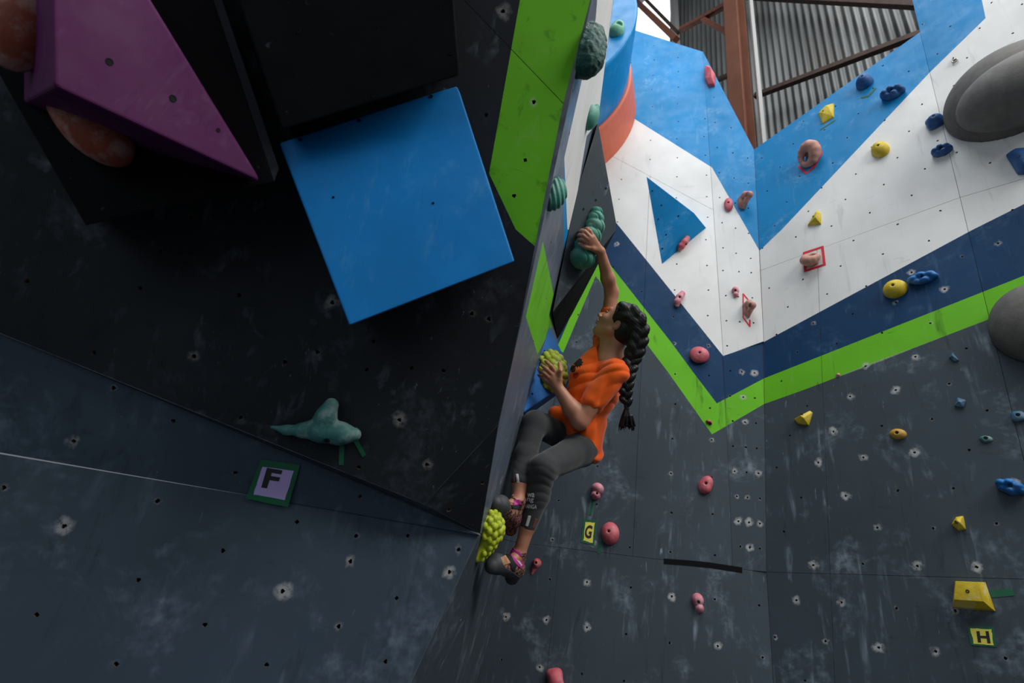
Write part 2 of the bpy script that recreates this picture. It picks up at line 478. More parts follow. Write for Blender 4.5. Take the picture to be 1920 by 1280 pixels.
rear_edge = [Bq(1046, 640), Bq(1060, 540), Bq(1110, 330), Bq(1121, 228), Bq(1150, 0), Bq(1162, -100)]
side.done([[p for p in rear_edge] + [rear_edge[-1] + np.array([-2.2, .2, 0]), rear_edge[0] + np.array([-2.2, .2, 0])]])

# the overhanging block on the left
left = Wall('wall_left', 'dark overhanging climbing wall leaning toward the viewer, one green stripe at its edge')
A3, A2, A1 = PL['A3'], PL['A2'], PL['A1']
H3 = lambda x, y: hit(x, y, A3)
A_green = [(992, -95), (1140, -95), (1110, 0), (1017, 462), (1008, 466), (967, 430), (917, 325), (975, 0)]
paint_A = lambda x, y: GN if in_poly(x, y, A_green) else DK
A_cuts = [A_green + A_green[:1]]
hA3 = [(176, 661, 0), (364, 668, .5), (534, 679, .1), (451, 783, 0), (688, 693, .1), (832, 695, 0), (749, 787, .9), (881, 786, 0), (801, 871, .6), (673, 876, 0),
       (917, 598, .3), (623, 567, .8), (913, 875, 0), (912, 215, .2), (964, 367, 0), (1091, 43, 0), (1001, 191, .4), (943, 21, .9), (50, 527, 0), (262, 540, 0),
       (448, 553, 0), (357, 407, 0), (885, 588, .3), (772, 690, 0), (700, 640, 0), (595, 660, 0), (300, 470, 0), (900, 470, .2), (985, 300, .0)]
edge_s = Bq(1065, 203)
s0, s1 = H3(870, 0), H3(1065, 203)
sdir = s0 - s1; s_up = s1 + sdir * 1.6
top_l3 = H3(-420, -420)
left.add([Pb, e1, s1, s_up, H3(700, -420), top_l3, H3(-420, 455), L0], paint_A, A_cuts, hA3)
left.add([s1, a_top, s_up], paint_A, A_cuts, hA3)
left.add([Pb, a0, e1], paint_A, (), [(842, 956, .2), (905, 905, 0)])
ext = lambda a, b, k: a + (a - b) * k
L0x = ext(L0, Pb, .42); L1x = ext(L1, a0, .42)
hA2 = [(138, 827, .6), (325, 789, 0), (441, 886, .2), (675, 931, 0), (211, 875, .3), (213, 727, .3), (747, 942, .3)]
left.add([L1x, a0, L0, L0x], lambda x, y: SL, (), hA2)
left.add([L0, a0, Pb], lambda x, y: SL, (), ())
hA1 = [(120, 986, 1), (68, 1152, 0), (218, 1245, 0), (259, 1087, 0), (295, 939, .3), (384, 1171, 0), (418, 1032, 0), (500, 1246, 0), (530, 1108, 1), (557, 978, 0),
       (635, 1174, .3), (657, 1052, .5), (744, 1121, 0), (723, 1240, 0), (843, 1072, 1), (765, 1004, 0), (668, 1004, .3), (860, 1030, .4), (7, 914, .3)]
left.add([L1x, drop(L1x, A1), a_floor, a0], lambda x, y: SL, (), hA1)
left.done()

# floor mats
fl = mesh('floor', [(-9, -9, 0), (11, -9, 0), (11, 12, 0), (-9, 12, 0)], [(0, 1, 2, 3)], [flat('dark_crash_mat_vinyl', (.035, .04, .05), .6, var=.2)])
tag(link('floor', fl), 'dark padded crash mat floor below the climbing walls', 'floor', kind='structure')

# ------------------------------------------------------------------ signed distance modelling (smooth organic solids)
class Prim:
    def __init__(s, fn, c, r, k, op): s.fn, s.c, s.r, s.k, s.op = fn, np.asarray(c, float), r, k, op
def rc(a, b, ra, rb, k=.01, op='add'):
    a = np.asarray(a, float); b = np.asarray(b, float); ab = b - a; L2 = max(ab @ ab, 1e-12)
    def fn(p):
        t = np.clip((p - a) @ ab / L2, 0, 1)
        return np.linalg.norm(p - a - t[:, None] * ab, axis=1) - (ra + t * (rb - ra))
    return Prim(fn, (a + b) / 2, math.sqrt(L2) / 2 + max(ra, rb), k, op)
def el(c, r, ax=None, k=.01, op='add'):
    c = np.asarray(c, float); r = np.asarray(r, float); A = np.eye(3) if ax is None else np.array(ax, float)
    def fn(p):
        q = (p - c) @ A.T
        k0 = np.linalg.norm(q / r, axis=1); k1 = np.linalg.norm(q / (r * r), axis=1) + 1e-9
        return k0 * (k0 - 1) / k1
    return Prim(fn, c, float(r.max()), k, op)
def chain(pts, rad, k=.01, op='add'):
    return [rc(pts[i], pts[i + 1], rad[i], rad[i + 1], k, op) for i in range(len(pts) - 1)]
def apply_op(d, e, p):
    if p.op == 'sub': e = -e
    k = max(p.k, 1e-6)
    if p.op == 'add':
        h = np.maximum(k - np.abs(d - e), 0) / k; return np.minimum(d, e) - h * h * k * .25
    h = np.maximum(k - np.abs(d - e), 0) / k; return np.maximum(d, e) + h * h * k * .25
def eval_sdf(prims, pts):
    d = np.full(len(pts), .5)
    for p in prims: d = apply_op(d, p.fn(pts), p)
    return d
def sdf_arrays(prims, h, post=None, bounds=None):
    adds = [p for p in prims if p.op == 'add']
    if bounds is None:
        lo = np.min([p.c - p.r for p in adds], axis=0) - 4 * h; hi = np.max([p.c + p.r for p in adds], axis=0) + 4 * h
    else: lo, hi = (np.asarray(b, float) for b in bounds)
    B = 8
    nb = np.maximum(np.ceil((hi - lo) / (h * B)).astype(int), 1); n = nb * B + 1
    bi = np.stack(np.meshgrid(*[np.arange(k) for k in nb], indexing='ij'), -1).reshape(-1, 3)
    cen = lo + (bi + .5) * B * h
    dc = eval_sdf(prims, cen)
    if post is not None: dc = post(cen, dc)
    Rb = B * h * .867
    G = np.full(tuple(n), .05, np.float32)
    ins = np.where(dc < -Rb * 1.3 - .02)[0]
    for b in bi[ins]: G[b[0]*B:b[0]*B+B+1, b[1]*B:b[1]*B+B+1, b[2]*B:b[2]*B+B+1] = -.05
    act = np.where(np.abs(dc) <= Rb * 1.3 + .02)[0]
    lv = np.stack(np.meshgrid(*[np.arange(B + 1)] * 3, indexing='ij'), -1).reshape(-1, 3)
    CH = 400
    for s in range(0, len(act), CH):
        ab = bi[act[s:s + CH]]
        gi = ab[:, None, :] * B + lv[None]
        pts = (lo + gi * h)
        d = np.full(pts.shape[:2], .5)
        for p in prims:
            m = np.linalg.norm(lo + (ab + .5) * B * h - p.c, axis=1) < p.r + Rb + .06
            if not m.any(): continue
            q = pts[m].reshape(-1, 3)
            d[m] = apply_op(d[m].ravel(), p.fn(q), p).reshape(-1, lv.shape[0])
        if post is not None: d = post(pts.reshape(-1, 3), d.ravel()).reshape(d.shape)
        G[gi[..., 0], gi[..., 1], gi[..., 2]] = d
    # surface nets
    neg = G < 0
    c = neg[:-1, :-1, :-1].astype(np.int8)
    tot = np.zeros_like(c)
    for dx in (0, 1):
        for dy in (0, 1):
            for dz in (0, 1): tot += neg[dx:n[0]-1+dx, dy:n[1]-1+dy, dz:n[2]-1+dz]
    cells = np.argwhere((tot > 0) & (tot < 8))
    if len(cells) == 0: return np.zeros((0, 3)), []
    idx = np.full(tuple(n - 1), -1, np.int64); idx[tuple(cells.T)] = np.arange(len(cells))
    acc = np.zeros((len(cells), 3)); cnt = np.zeros(len(cells))
    corners = [np.array(v) for v in ((0,0,0),(1,0,0),(0,1,0),(1,1,0),(0,0,1),(1,0,1),(0,1,1),(1,1,1))]
    for i, a in enumerate(corners):
        for b in corners[i + 1:]:
            if np.abs(a - b).sum() != 1: continue
            ga = G[tuple((cells + a).T)]; gb = G[tuple((cells + b).T)]
            m = (ga < 0) != (gb < 0)
            t = ga[m] / (ga[m] - gb[m])
            acc[m] += a + t[:, None] * (b - a); cnt[m] += 1
    verts = lo + (cells + acc / cnt[:, None]) * h
    faces = []
    for ax in range(3):
        sl0 = [slice(None)] * 3; sl1 = [slice(None)] * 3
        sl0[ax] = slice(0, -1); sl1[ax] = slice(1, None)
        e = np.argwhere(neg[tuple(sl0)] != neg[tuple(sl1)])
        u, v = [k for k in range(3) if k != ax]
        e = e[(e[:, u] > 0) & (e[:, v] > 0) & (e[:, u] < n[u] - 1) & (e[:, v] < n[v] - 1)]
        if not len(e): continue
        def at(du, dv):
            q = e.copy(); q[:, u] += du; q[:, v] += dv; return idx[tuple(q.T)]
        quad = np.stack([at(-1, -1), at(0, -1), at(0, 0), at(-1, 0)], 1)
        flip = neg[tuple(e.T)]
        if ax == 1: flip = ~flip
        quad[~flip] = quad[~flip][:, ::-1]
        faces.append(quad)
    faces = np.concatenate(faces)
    return verts, faces[(faces >= 0).all(1)]
def np_mesh(name, V, F, mats, smooth=True):
    me = bpy.data.meshes.new(name)
    me.vertices.add(len(V)); me.vertices.foreach_set('co', np.asarray(V, np.float32).ravel())
    k = F.shape[1]; me.loops.add(len(F) * k); me.loops.foreach_set('vertex_index', F.astype(np.int32).ravel())
    me.polygons.add(len(F)); me.polygons.foreach_set('loop_start', np.arange(0, len(F) * k, k, dtype=np.int32))
    me.polygons.foreach_set('use_smooth', np.full(len(F), smooth))
    for m in mats: me.materials.append(m)
    me.update(calc_edges=True); me.validate(); return me
def sdf_mesh(name, prims, h, mats, post=None, bounds=None, relax=1):
    V, F = sdf_arrays(prims, h, post, bounds)
    F = np.asarray(F)
    for _ in range(relax):                       # light smoothing of the net
        s = np.zeros_like(V); c = np.zeros(len(V))
        for i in range(4):
            np.add.at(s, F[:, i], V[F[:, (i + 1) % 4]]); np.add.at(c, F[:, i], 1)
        V = V * .5 + .5 * s / np.maximum(c, 1)[:, None]
    return np_mesh(name, V, F, mats)
def wob(p, s, seed=0.0):
    """cheap smooth pseudo noise, about -1..1"""
    x, y, z = p[:, 0] * s + seed, p[:, 1] * s + seed * 1.7, p[:, 2] * s - seed * .6
    return (np.sin(x + 1.3 * np.sin(y * 1.1)) + np.sin(y * 1.2 + 1.1 * np.sin(z * .9 + 2)) + np.sin(z * 1.1 + 1.2 * np.sin(x * .8 + 1)) ) / 3

# ------------------------------------------------------------------ hold materials
M_PINK = plastic('pink_resin', (.56, .10, .13), .30)
M_PINKL = plastic('pale_pink_resin', (.58, .19, .24), .55)
M_RED = plastic('faded_red_resin', (.42, .06, .07), .25)
M_TAN = plastic('salmon_tan_resin', (.50, .25, .19), .15)
M_YEL = plastic('yellow_resin', (.62, .46, .015), .18)
M_YELC = plastic('chalked_yellow_resin', (.60, .44, .015), .6)
M_OCH = plastic('ochre_resin', (.48, .27, .02), .2)
M_BHOLD = plastic('deep_blue_resin', (.010, .085, .26), .12)
M_BBRI = plastic('bright_blue_resin', (.010, .16, .46), .25)
M_BGREY = plastic('dusty_blue_resin', (.035, .13, .22), .35)
M_TEAL = plastic('sea_green_resin', (.055, .27, .20), .25)
M_TEALD = plastic('dark_green_resin', (.012, .085, .065), .15, bstr=.8, bd=.01)
M_MINT = plastic('mint_green_resin', (.14, .40, .27), .2)
M_HORN = plastic('chalky_teal_resin', (.035, .16, .15), .5)
M_LIME = plastic('lime_resin', (.42, .50, .015), .12, grain=30)
M_LIMEG = plastic('chalked_lime_resin', (.42, .50, .03), .7, grain=30, chalk_col=(.62, .68, .35))
M_SALM = plastic('salmon_resin', (.24, .05, .024), .5)
M_MACRO = plastic('grey_fibreglass', (.115, .108, .10), .10, rough=.75, grain=90, chalk_col=(.3, .29, .28))
M_MACRO2 = plastic('lighter_grey_fibreglass', (.15, .142, .133), .12, rough=.75, grain=90, chalk_col=(.3, .29, .28))
M_BOLT = flat('dark_steel_bolt', (.03, .03, .032), .45, metal=.7)
M_TRED = flat('red_tape', (.60, .012, .03), .5)
M_TGRN = flat('green_tape', (.006, .10, .045), .55, var=.15)
M_TBLK = flat('black_tape', (.006, .006, .007), .9, spec=.1)

# ------------------------------------------------------------------ placing holds on walls
def frame(px, py, pl, rot=0.0, inset=0.0):
    n = pl[1]; up = np.array([0, 0, 1.0]); up = unit(up - (up @ n) * n); right = np.cross(up, n)
    a = math.radians(rot); r2 = right * math.cos(a) + up * math.sin(a); u2 = -right * math.sin(a) + up * math.cos(a)
    o = hit(px, py, pl) - n * inset
    return o, r2, u2, n
def scale_px(px, py, pl): return depth_on(px, py, pl) / FPX
def kind_prims(kind, w, h, t, sd):
    """solids in the hold's own frame: x right, y up, z out of the wall"""
    R = random.Random(sd); a, b = w / 2, h / 2
    if kind == 'dome': return [el((0, 0, 0), (a, b, t))]
    if kind == 'disc': return [el((0, 0, t * .3), (a, b, t * .7)), el((a * .1, b * .15, t * .5), (a * .6, b * .6, t * .5), k=t * .3)]
    if kind == 'blob':
        ps = [el((0, 0, 0), (a * .85, b * .85, t * .8))]
        for _ in range(4):
            ps.append(el((R.uniform(-.35, .35) * a, R.uniform(-.4, .4) * b, t * R.uniform(.1, .35)), (a * R.uniform(.45, .65), b * R.uniform(.4, .6), t * R.uniform(.5, .75)), k=t * .25))
        return ps
    if kind == 'split':      # two lumps with a crease
        return [el((0, b * .28, 0), (a * .95, b * .68, t)), el((a * .05, -b * .5, 0), (a * .72, b * .5, t * .85), k=.002)]
    if kind == 'bean':
        return chain([(a * .45, b * .7, t * .3), (0, b * .2, t * .45), (-a * .35, -b * .35, t * .4), (-a * .4, -b * .75, t * .25)], [a * .5, a * .55, a * .55, a * .35], .012)
    if kind == 'tear': return [rc((a * .35, b * .35, 0), (-a * .55, -b * .78, 0), min(a, b) * .72, min(a, b) * .16, .01), el((a * .3, b * .3, t * .3), (a * .5, b * .5, t * .6), k=.01)]
    if kind == 'jug':        # rounded handle with an open pocket
        ps = []; m = 12; r = min(a, b) * .42
        for i in range(m):
            f0, f1 = 2 * math.pi * i / m, 2 * math.pi * (i + 1) / m
            q = lambda f: np.array([a * .66 * math.cos(f), b * .68 * math.sin(f), t * (.45 + .28 * math.sin(f))])
            ps.append(rc(q(f0), q(f1), r * (1.0 + .45 * math.sin(f0 + .6)), r * (1.0 + .45 * math.sin(f1 + .6)), .008))
        ps += [el((a * .1, b * .45, 0), (a * .7, b * .5, t * .5), k=.01), el((-a * .05, -b * .14, t * .5), (a * .30, b * .27, t * 1.2), k=.006, op='sub')]
        return ps
    if kind == 'hook':       # beak that curls away from the wall
        return chain([(-a * .55, b * .72, t * .05), (a * .05, b * .45, t * .55), (a * .45, b * .0, t * .8), (a * .05, -b * .45, t * .55), (-a * .15, -b * .75, t * .1)], [b * .22, b * .36, b * .34, b * .24, b * .12], .008) + [el((-a * .3, b * .1, 0), (a * .5, b * .75, t * .4), k=.008), el((a * .12, -b * .12, t * 1.05), (a * .2, b * .2, t * .4), k=.004, op='sub')]
    if kind == 'fin':        # curved wedge with one lifted corner
        return chain([(-a * .8, -b * .75, t * .1), (-a * .1, -b * .35, t * .45), (a * .45, b * .1, t * .6), (a * .7, b * .75, t * .3)], [b * .16, b * .30, b * .34, b * .16], .015) + \
            [rc((a * .55, -b * .8, t * .2), (a * .3, b * .1, t * .4), b * .2, b * .3, .02), el((0, -b * .3, 0), (a * .8, b * .5, t * .5), k=.015)]
    if kind == 'leaf':
        return [rc((-a * .25, -b * .35, t * .2), (a * .55, b * .62, t * .1), min(a, b) * .62, min(a, b) * .22, .01), rc((-a * .2, -b * .3, t * .2), (-a * .15, -b * .75, 0), min(a, b) * .5, min(a, b) * .2, .012),
                rc((a * .3, b * .3, t * .1), (a * .6, -b * .3, 0), min(a, b) * .3, min(a, b) * .2, .02)]
    if kind == 'tile':       # thick plate with raised rim
        return [rc((-a * .6, 0, t * .2), (a * .6, 0, t * .2), b * .75, b * .62, .01), rc((-a * .7, b * .4, t * .5), (a * .7, b * .5, t * .35), b * .3, b * .25, .015), el((0, -b * .2, t * .9), (a * .5, b * .35, t * .4), k=.01, op='sub')]
    if kind == 'knuckle':
        ps = [el((0, 0, 0), (a * .8, b * .7, t * .6))]
        for x, y, s in ((-.6, .1, .42), (-.1, .35, .45), (.45, .2, .42), (.7, -.1, .3), (.1, -.4, .36), (-.45, -.35, .3)):
            ps.append(el((x * a, y * b, t * .35), (a * s, b * s * 1.15, t * s * 1.5), k=.006))
        return ps
    if kind == 'block':
        return [rc((-a * .5, -b * .5, t * .3), (a * .5, -b * .55, t * .3), b * .45, b * .4, .02), rc((-a * .45, b * .5, t * .2), (a * .3, b * .5, t * .2), b * .4, b * .4, .02), el((0, 0, t * .3), (a * .8, b * .8, t * .7), k=.02)]
    raise ValueError(kind)
def bolt_part(parent, o, r2, u2, n, x, y, z, r=.0065):
    vs, fs = [], []; m = 10
    for zz, rr in ((z - .006, r * 1.25), (z, r * 1.25), (z, r * .62), (z - .004, r * .55)):
        for j in range(m):
            a = 2 * math.pi * j / m; vs.append(o + r2 * (x + rr * math.cos(a)) + u2 * (y + rr * math.sin(a)) + n * zz)
    for q in range(3):
        for j in range(m): fs.append((q * m + j, q * m + (j + 1) % m, (q + 1) * m + (j + 1) % m, (q + 1) * m + j))
    fs.append(tuple(3 * m + j for j in range(m)))
    return link('bolt', mesh('bolt', vs, fs, [M_BOLT]), parent, loc=tuple(o + r2 * x + u2 * y + n * z))
def place_sdf(name, prims, o, r2, u2, n, mats, h, clip=True, post=None, bolt=None, parent=None):
    def pf(p, d):
        if post is not None: d = post(p, d)
        return np.maximum(d, -(p[:, 2] + .004)) if clip else d
    pr = list(prims); zt = None
    if bolt is not None:
        zs = np.linspace(.2, -.01, 300); dd = eval_sdf(pr, np.array([(bolt[0], bolt[1], z) for z in zs]))
        inside = np.where(dd < 0)[0]; zt = zs[inside[0]] if len(inside) else .01
        pr.append(rc((bolt[0], bolt[1], zt - .006), (bolt[0], bolt[1], zt + .05), .0095, .0095, .002, 'sub'))
    me = sdf_mesh(name, pr, h, mats, pf)
    co = np.empty(len(me.vertices) * 3, np.float32); me.vertices.foreach_get('co', co); co = co.reshape(-1, 3)
    w = o + co[:, :1] * r2 + co[:, 1:2] * u2 + co[:, 2:3] * n
    me.vertices.foreach_set('co', w.astype(np.float32).ravel()); me.update()
    if parent is None: ob = link(name, me, loc=tuple(o))
    else: ob = link(name, me, parent, loc=tuple(o))
    if bolt is not None: bolt_part(ob, o, r2, u2, n, bolt[0], bolt[1], zt - .007)
    return ob
_sd = [0]
def hold(name, label, px, py, plk, w, h, kind, mat, rot=0, t=.5, wx=1.0, bolt=(0, 0), group=None, rough=0.0):
    """w, h in pixels of the photograph; t = thickness relative to the smaller side; wx widens holds on raking walls"""
    _sd[0] += 1
    pl = PL[plk]; s = scale_px(px, py, pl)
    o, r2, u2, n = frame(px, py, pl, rot)
    Wm, Hm = w * s * wx, h * s; T = min(Wm, Hm) * t
    pr = kind_prims(kind, Wm, Hm, T, _sd[0])
    post = (lambda p, d: d + rough * wob(p, 160, _sd[0])) if rough else None
    ob = place_sdf(name, pr, o, r2, u2, n, [mat], max(.0022, min(Wm, Hm) / 26), post=post, bolt=None if bolt is None else (bolt[0] * Wm / 2, bolt[1] * Hm / 2))
    return tag(ob, label, 'climbing hold', group)
def strip(name, pts2, width_px, pl, mat, parent=None, closed=False, lift=.0012, thick=.0008):
    """flat tape along a polyline given in photograph pixels, laid on wall plane pl"""
    P3 = [hit(x, y, pl) + pl[1] * lift for x, y in pts2]; n = pl[1]
    k = len(P3); wd = width_px * scale_px(*pts2[0], pl)
    vs, fs = [], []
    rng_ = range(k) if closed else range(k - 1)
    for i in rng_:
        a, b = P3[i], P3[(i + 1) % k]; d = unit(b - a); s = np.cross(n, d) * wd / 2
        a = a - d * wd * .35; b = b + d * wd * .35; q = len(vs); off = n * thick * (1 + .5 * (i % 2))
        vs += [a - s, b - s, b + s, a + s, a - s + off, b - s + off, b + s + off, a + s + off]
        fs += [tuple(q + j for j in f) for f in ((4, 5, 6, 7), (0, 1, 5, 4), (1, 2, 6, 5), (2, 3, 7, 6), (3, 0, 4, 7))]
    return link(name, mesh(name, vs, fs, [mat]), parent, loc=tuple(sum(P3) / k))

# ------------------------------------------------------------------ large volumes bolted to the walls
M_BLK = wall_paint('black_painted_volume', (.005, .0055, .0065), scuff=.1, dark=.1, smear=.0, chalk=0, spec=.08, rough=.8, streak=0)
M_BLUEVOL = wall_paint('blue_textured_volume', (.000, .175, .50), light=(.20, .45, .66), scuff=.10, dark=.10, smear=.25, rough=.5, wear_scale=2.2)
M_BLUETRI = wall_paint('worn_blue_volume', (.030, .165, .50), light=(.40, .52, .72), scuff=.5, dark=.1, smear=.6, rough=.55, wear_scale=3)
M_PURP = wall_paint('purple_textured_volume', (.090, .012, .080), light=(.26, .18, .31), scuff=.1, dark=.25, smear=.5, rough=.6, wear_scale=2.5)
M_CYLB = wall_paint('blue_painted_drum', (.003, .21, .50), light=(.25, .52, .74), scuff=.2, dark=.1, smear=.4, rough=.35)
M_CYLO = flat('coral_fibreglass_ring', (.62, .14, .075), .55, var=.06)
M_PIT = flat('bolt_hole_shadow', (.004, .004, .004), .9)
def K(x, y, pl, k): return CAM + ray(x, y) * depth_on(x, y, pl) * k
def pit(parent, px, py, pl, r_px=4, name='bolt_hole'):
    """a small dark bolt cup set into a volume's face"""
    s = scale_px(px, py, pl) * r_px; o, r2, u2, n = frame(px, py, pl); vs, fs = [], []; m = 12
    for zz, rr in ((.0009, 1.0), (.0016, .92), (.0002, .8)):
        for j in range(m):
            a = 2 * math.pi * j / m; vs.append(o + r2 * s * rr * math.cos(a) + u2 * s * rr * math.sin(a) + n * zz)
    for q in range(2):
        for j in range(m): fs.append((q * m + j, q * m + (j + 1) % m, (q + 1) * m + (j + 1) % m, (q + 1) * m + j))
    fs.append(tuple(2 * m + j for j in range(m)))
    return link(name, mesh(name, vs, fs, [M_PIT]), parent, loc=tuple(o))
def cshrink(poly, k):
    cx = sum(p[0] for p in poly) / len(poly); cy = sum(p[1] for p in poly) / len(poly)
    return [(cx + (x - cx) * k, cy + (y - cy) * k) for x, y in poly]
def volume(name, label, pts, mat, bevel=.004, cat='climbing volume', seg=2):
    c = sum(np.asarray(p) for p in pts) / len(pts)
    o = link(name, hull_mesh(name, pts, [mat], bevel, seg), loc=tuple(c))
    return tag(o, label, cat)

# blue square box
sq = [(523, 268), (858, 160), (965, 490), (655, 610)]
PL['SQ'] = plane3(K(*sq[0], A3, .925), K(*sq[1], A3, .955), K(*sq[3], A3, .83))
vsq = volume('square_volume', 'large flat blue square volume on the dark overhang', [hit(x, y, PL['SQ']) for x, y in sq] + [K(x, y, A3, .985) for x, y in cshrink(sq, .93)], M_BLUEVOL, .006, seg=3)
for q in ((563, 262), (673, 226), (808, 181), (625, 370), (812, 381)): pit(vsq, *q, PL['SQ'], 4 if q[1] < 300 else 2.5)
# black volumes behind it
k1 = [(-190, -190), (0, 145), (161, 423), (514, 341), (400, 0), (337, -190)]
PL['K1'] = plane3(K(0, 145, A3, .84), K(161, 423, A3, .86), K(400, 0, A3, .86))
v1 = volume('black_volume', 'black wedge volume at top left carrying the purple one', [hit(x, y, PL['K1']) for x, y in k1] + [K(x, y, A3, .99) for x, y in cshrink(k1, .93)], M_BLK, .004)
tr = [(337, -190), (352, -190), (417, 0), (523, 316), (514, 341), (400, 0)]
tri = hull_mesh('edge_trim', [hit(x, y, PL['K1']) for x, y in tr] + [CAM + ray(x, y) * depth_on(x, y, PL['K1']) * 1.012 for x, y in tr], [M_DARK], 0)
link('edge_trim', tri, v1, loc=tuple(hit(450, 150, PL['K1'])))
for q in ((130, 300), (260, 385), (380, 360)): pit(v1, *q, PL['K1'], 3)
k2 = [(405, -150), (838, -150), (850, 0), (862, 141), (529, 243), (447, 0)]
PL['K2'] = plane3(K(447, 0, A3, .84), K(862, 141, A3, .87), K(529, 243, A3, .865))
v2 = volume('black_volume', 'big plain black box volume directly above the blue square', [hit(x, y, PL['K2']) for x, y in k2] + [K(x, y, A3, .99) for x, y in cshrink(k2, .94)], M_BLK, .005)
for q in ((845, 100), (700, 180), (560, 60)): pit(v2, *q, PL['K2'], 3)
# purple pyramid volume with two salmon holds
dk = lambda x, y: depth_on(x, y, PL['K1'])
pb = CAM + ray(101, 162) * dk(101, 162) * .80; pa = CAM + ray(96, -110) * dk(96, 0) * .80
pc = CAM + ray(492, 343) * dk(492, 343) * .985; pe = None
base = [CAM + ray(x, y) * dk(x, y) * 1.005 for x, y in ((44, 192), (44, -110), (190, -110), (470, 332), (300, 290))]
PL['PU'] = plane3(pb, pc, pa); pe = hit(215, -110, PL['PU'])
pu = volume('pyramid_volume', 'purple faceted volume with white chalk rubs in the top left corner', [pb, pa, pc, pe] + base, M_PURP, .008, seg=3)
for q in ((205, 116), (324, 185), (409, 244)): pit(pu, *q, PL['PU'], 7 if q[0] < 380 else 4)
def ball_hold(name, label, px, py, pl, kdep, rx, ry, rz, mat, rot, bolt=None):
    o, r2, u2, n = frame(px, py, pl, rot); o = CAM + ray(px, py) * depth_on(px, py, pl) * kdep
    s = depth_on(px, py, pl) * kdep / FPX
    ob = place_sdf(name, [el((0, 0, 0), (rx * s, ry * s, rz * s)), el((rx * s * .2, ry * s * .1, rz * s * .3), (rx * s * .7, ry * s * .7, rz * s * .8), k=.02)], o, r2, u2, n, [mat], .005, clip=False,
                   post=lambda p, d: d + .002 * wob(p, 40, 3), bolt=bolt)
    return tag(ob, label, 'climbing hold')
ball_hold('sloper_hold', 'chalky salmon sloper cut off by the top left corner, left of purple volume', 32, 45, PL['K1'], .93, 62, 86, 50, M_SALM, 10, (-.012, -.02))
ball_hold('sloper_hold', 'salmon sloper half hidden under the purple volume', 172, 236, PL['K1'], .97, 86, 48, 40, M_SALM, -28)

# dark volume on the side wall that carries the twisted hold
Bk = lambda x, y, k=1.0: CAM + ray(x, y) * depth_on(x, y, Bp) * k
dC = depth_on(1064, 445, Bp)
co1 = CAM + ray(1155, 416) * dC * 1.06; co2 = CAM + ray(1154, 433) * dC * 1.05
PL['C'] = plane3(Bk(1085, 350), Bk(1036, 586, .95), co1)
cpts = [hit(1121, 230, PL['C']), hit(1080, 365, PL['C']), hit(1036, 586, PL['C']), hit(1155, 416, PL['C']), hit(1154, 433, PL['C']),
        CAM + ray(1045, 636) * depth_on(1045, 636, Bp), CAM + ray(1121, 494) * dC * 1.45, CAM + ray(1072, 590) * dC * 1.42, CAM + ray(1122, 250) * dC * 1.5, Bk(1060, 470, 1.08)]
cpts += [Bk(1121, 232, 1.004), Bk(1085, 352, 1.004), Bk(1037, 586, 1.004)]
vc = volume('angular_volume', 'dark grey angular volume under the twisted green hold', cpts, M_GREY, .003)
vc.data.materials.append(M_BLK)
for p_ in vc.data.polygons:      # the underside's shadow, along with its dark paint, put into the colour
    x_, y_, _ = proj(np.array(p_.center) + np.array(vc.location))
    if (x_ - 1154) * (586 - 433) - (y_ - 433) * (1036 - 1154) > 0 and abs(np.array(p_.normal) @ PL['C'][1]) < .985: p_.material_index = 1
for q in ((1136, 353), (1117, 375), (1094, 392)): pit(vc, *q, PL['C'], 2.2)
# blue triangular volume with the lime hold
v_1, v_2 = Bk(1030, 611), Bk(981, 773)
v_3 = P(1077, 708, 3.86); v_3b = P(1068, 724, 3.92)
PL['V'] = plane3(v_1, v_2, v_3)
away = unit(BD(z1) - a0); away = unit(away - (away @ Bp[1]) * Bp[1])
vt = volume('triangular_volume', 'worn blue triangular volume on the side wall behind the held lime hold', [v_1, v_2, v_3, v_3b, (v_1 + v_2) / 2 + away * .3, v_2 + away * .12], M_BLUETRI, .005)
for q in ((1021, 658), (998, 738), (1063, 708), (1066, 714)): pit(vt, *q, PL['V'], 2.2)
# low blue pyramid on the white field
ap = K(1301, 399, D, .955); q0, q1, q2 = hit(1212, 331, D), hit(1324, 427, D), hit(1241, 495, D)
PL['T2'] = plane3(ap, q1, q2); PL['T1'] = plane3(ap, q0, q2)
vp = volume('pyramid_volume', 'low blue triangular pyramid on the white field of the back wall', [ap, q0, q1, q2] + [p - D[1] * .004 for p in (q0, q1, q2)], M_BLUE, .004)
for q in ((1223, 358), (1240, 385), (1272, 405), (1249, 440), (1242, 466), (1234, 411)): pit(vp, *q, PL['T1'], 2)
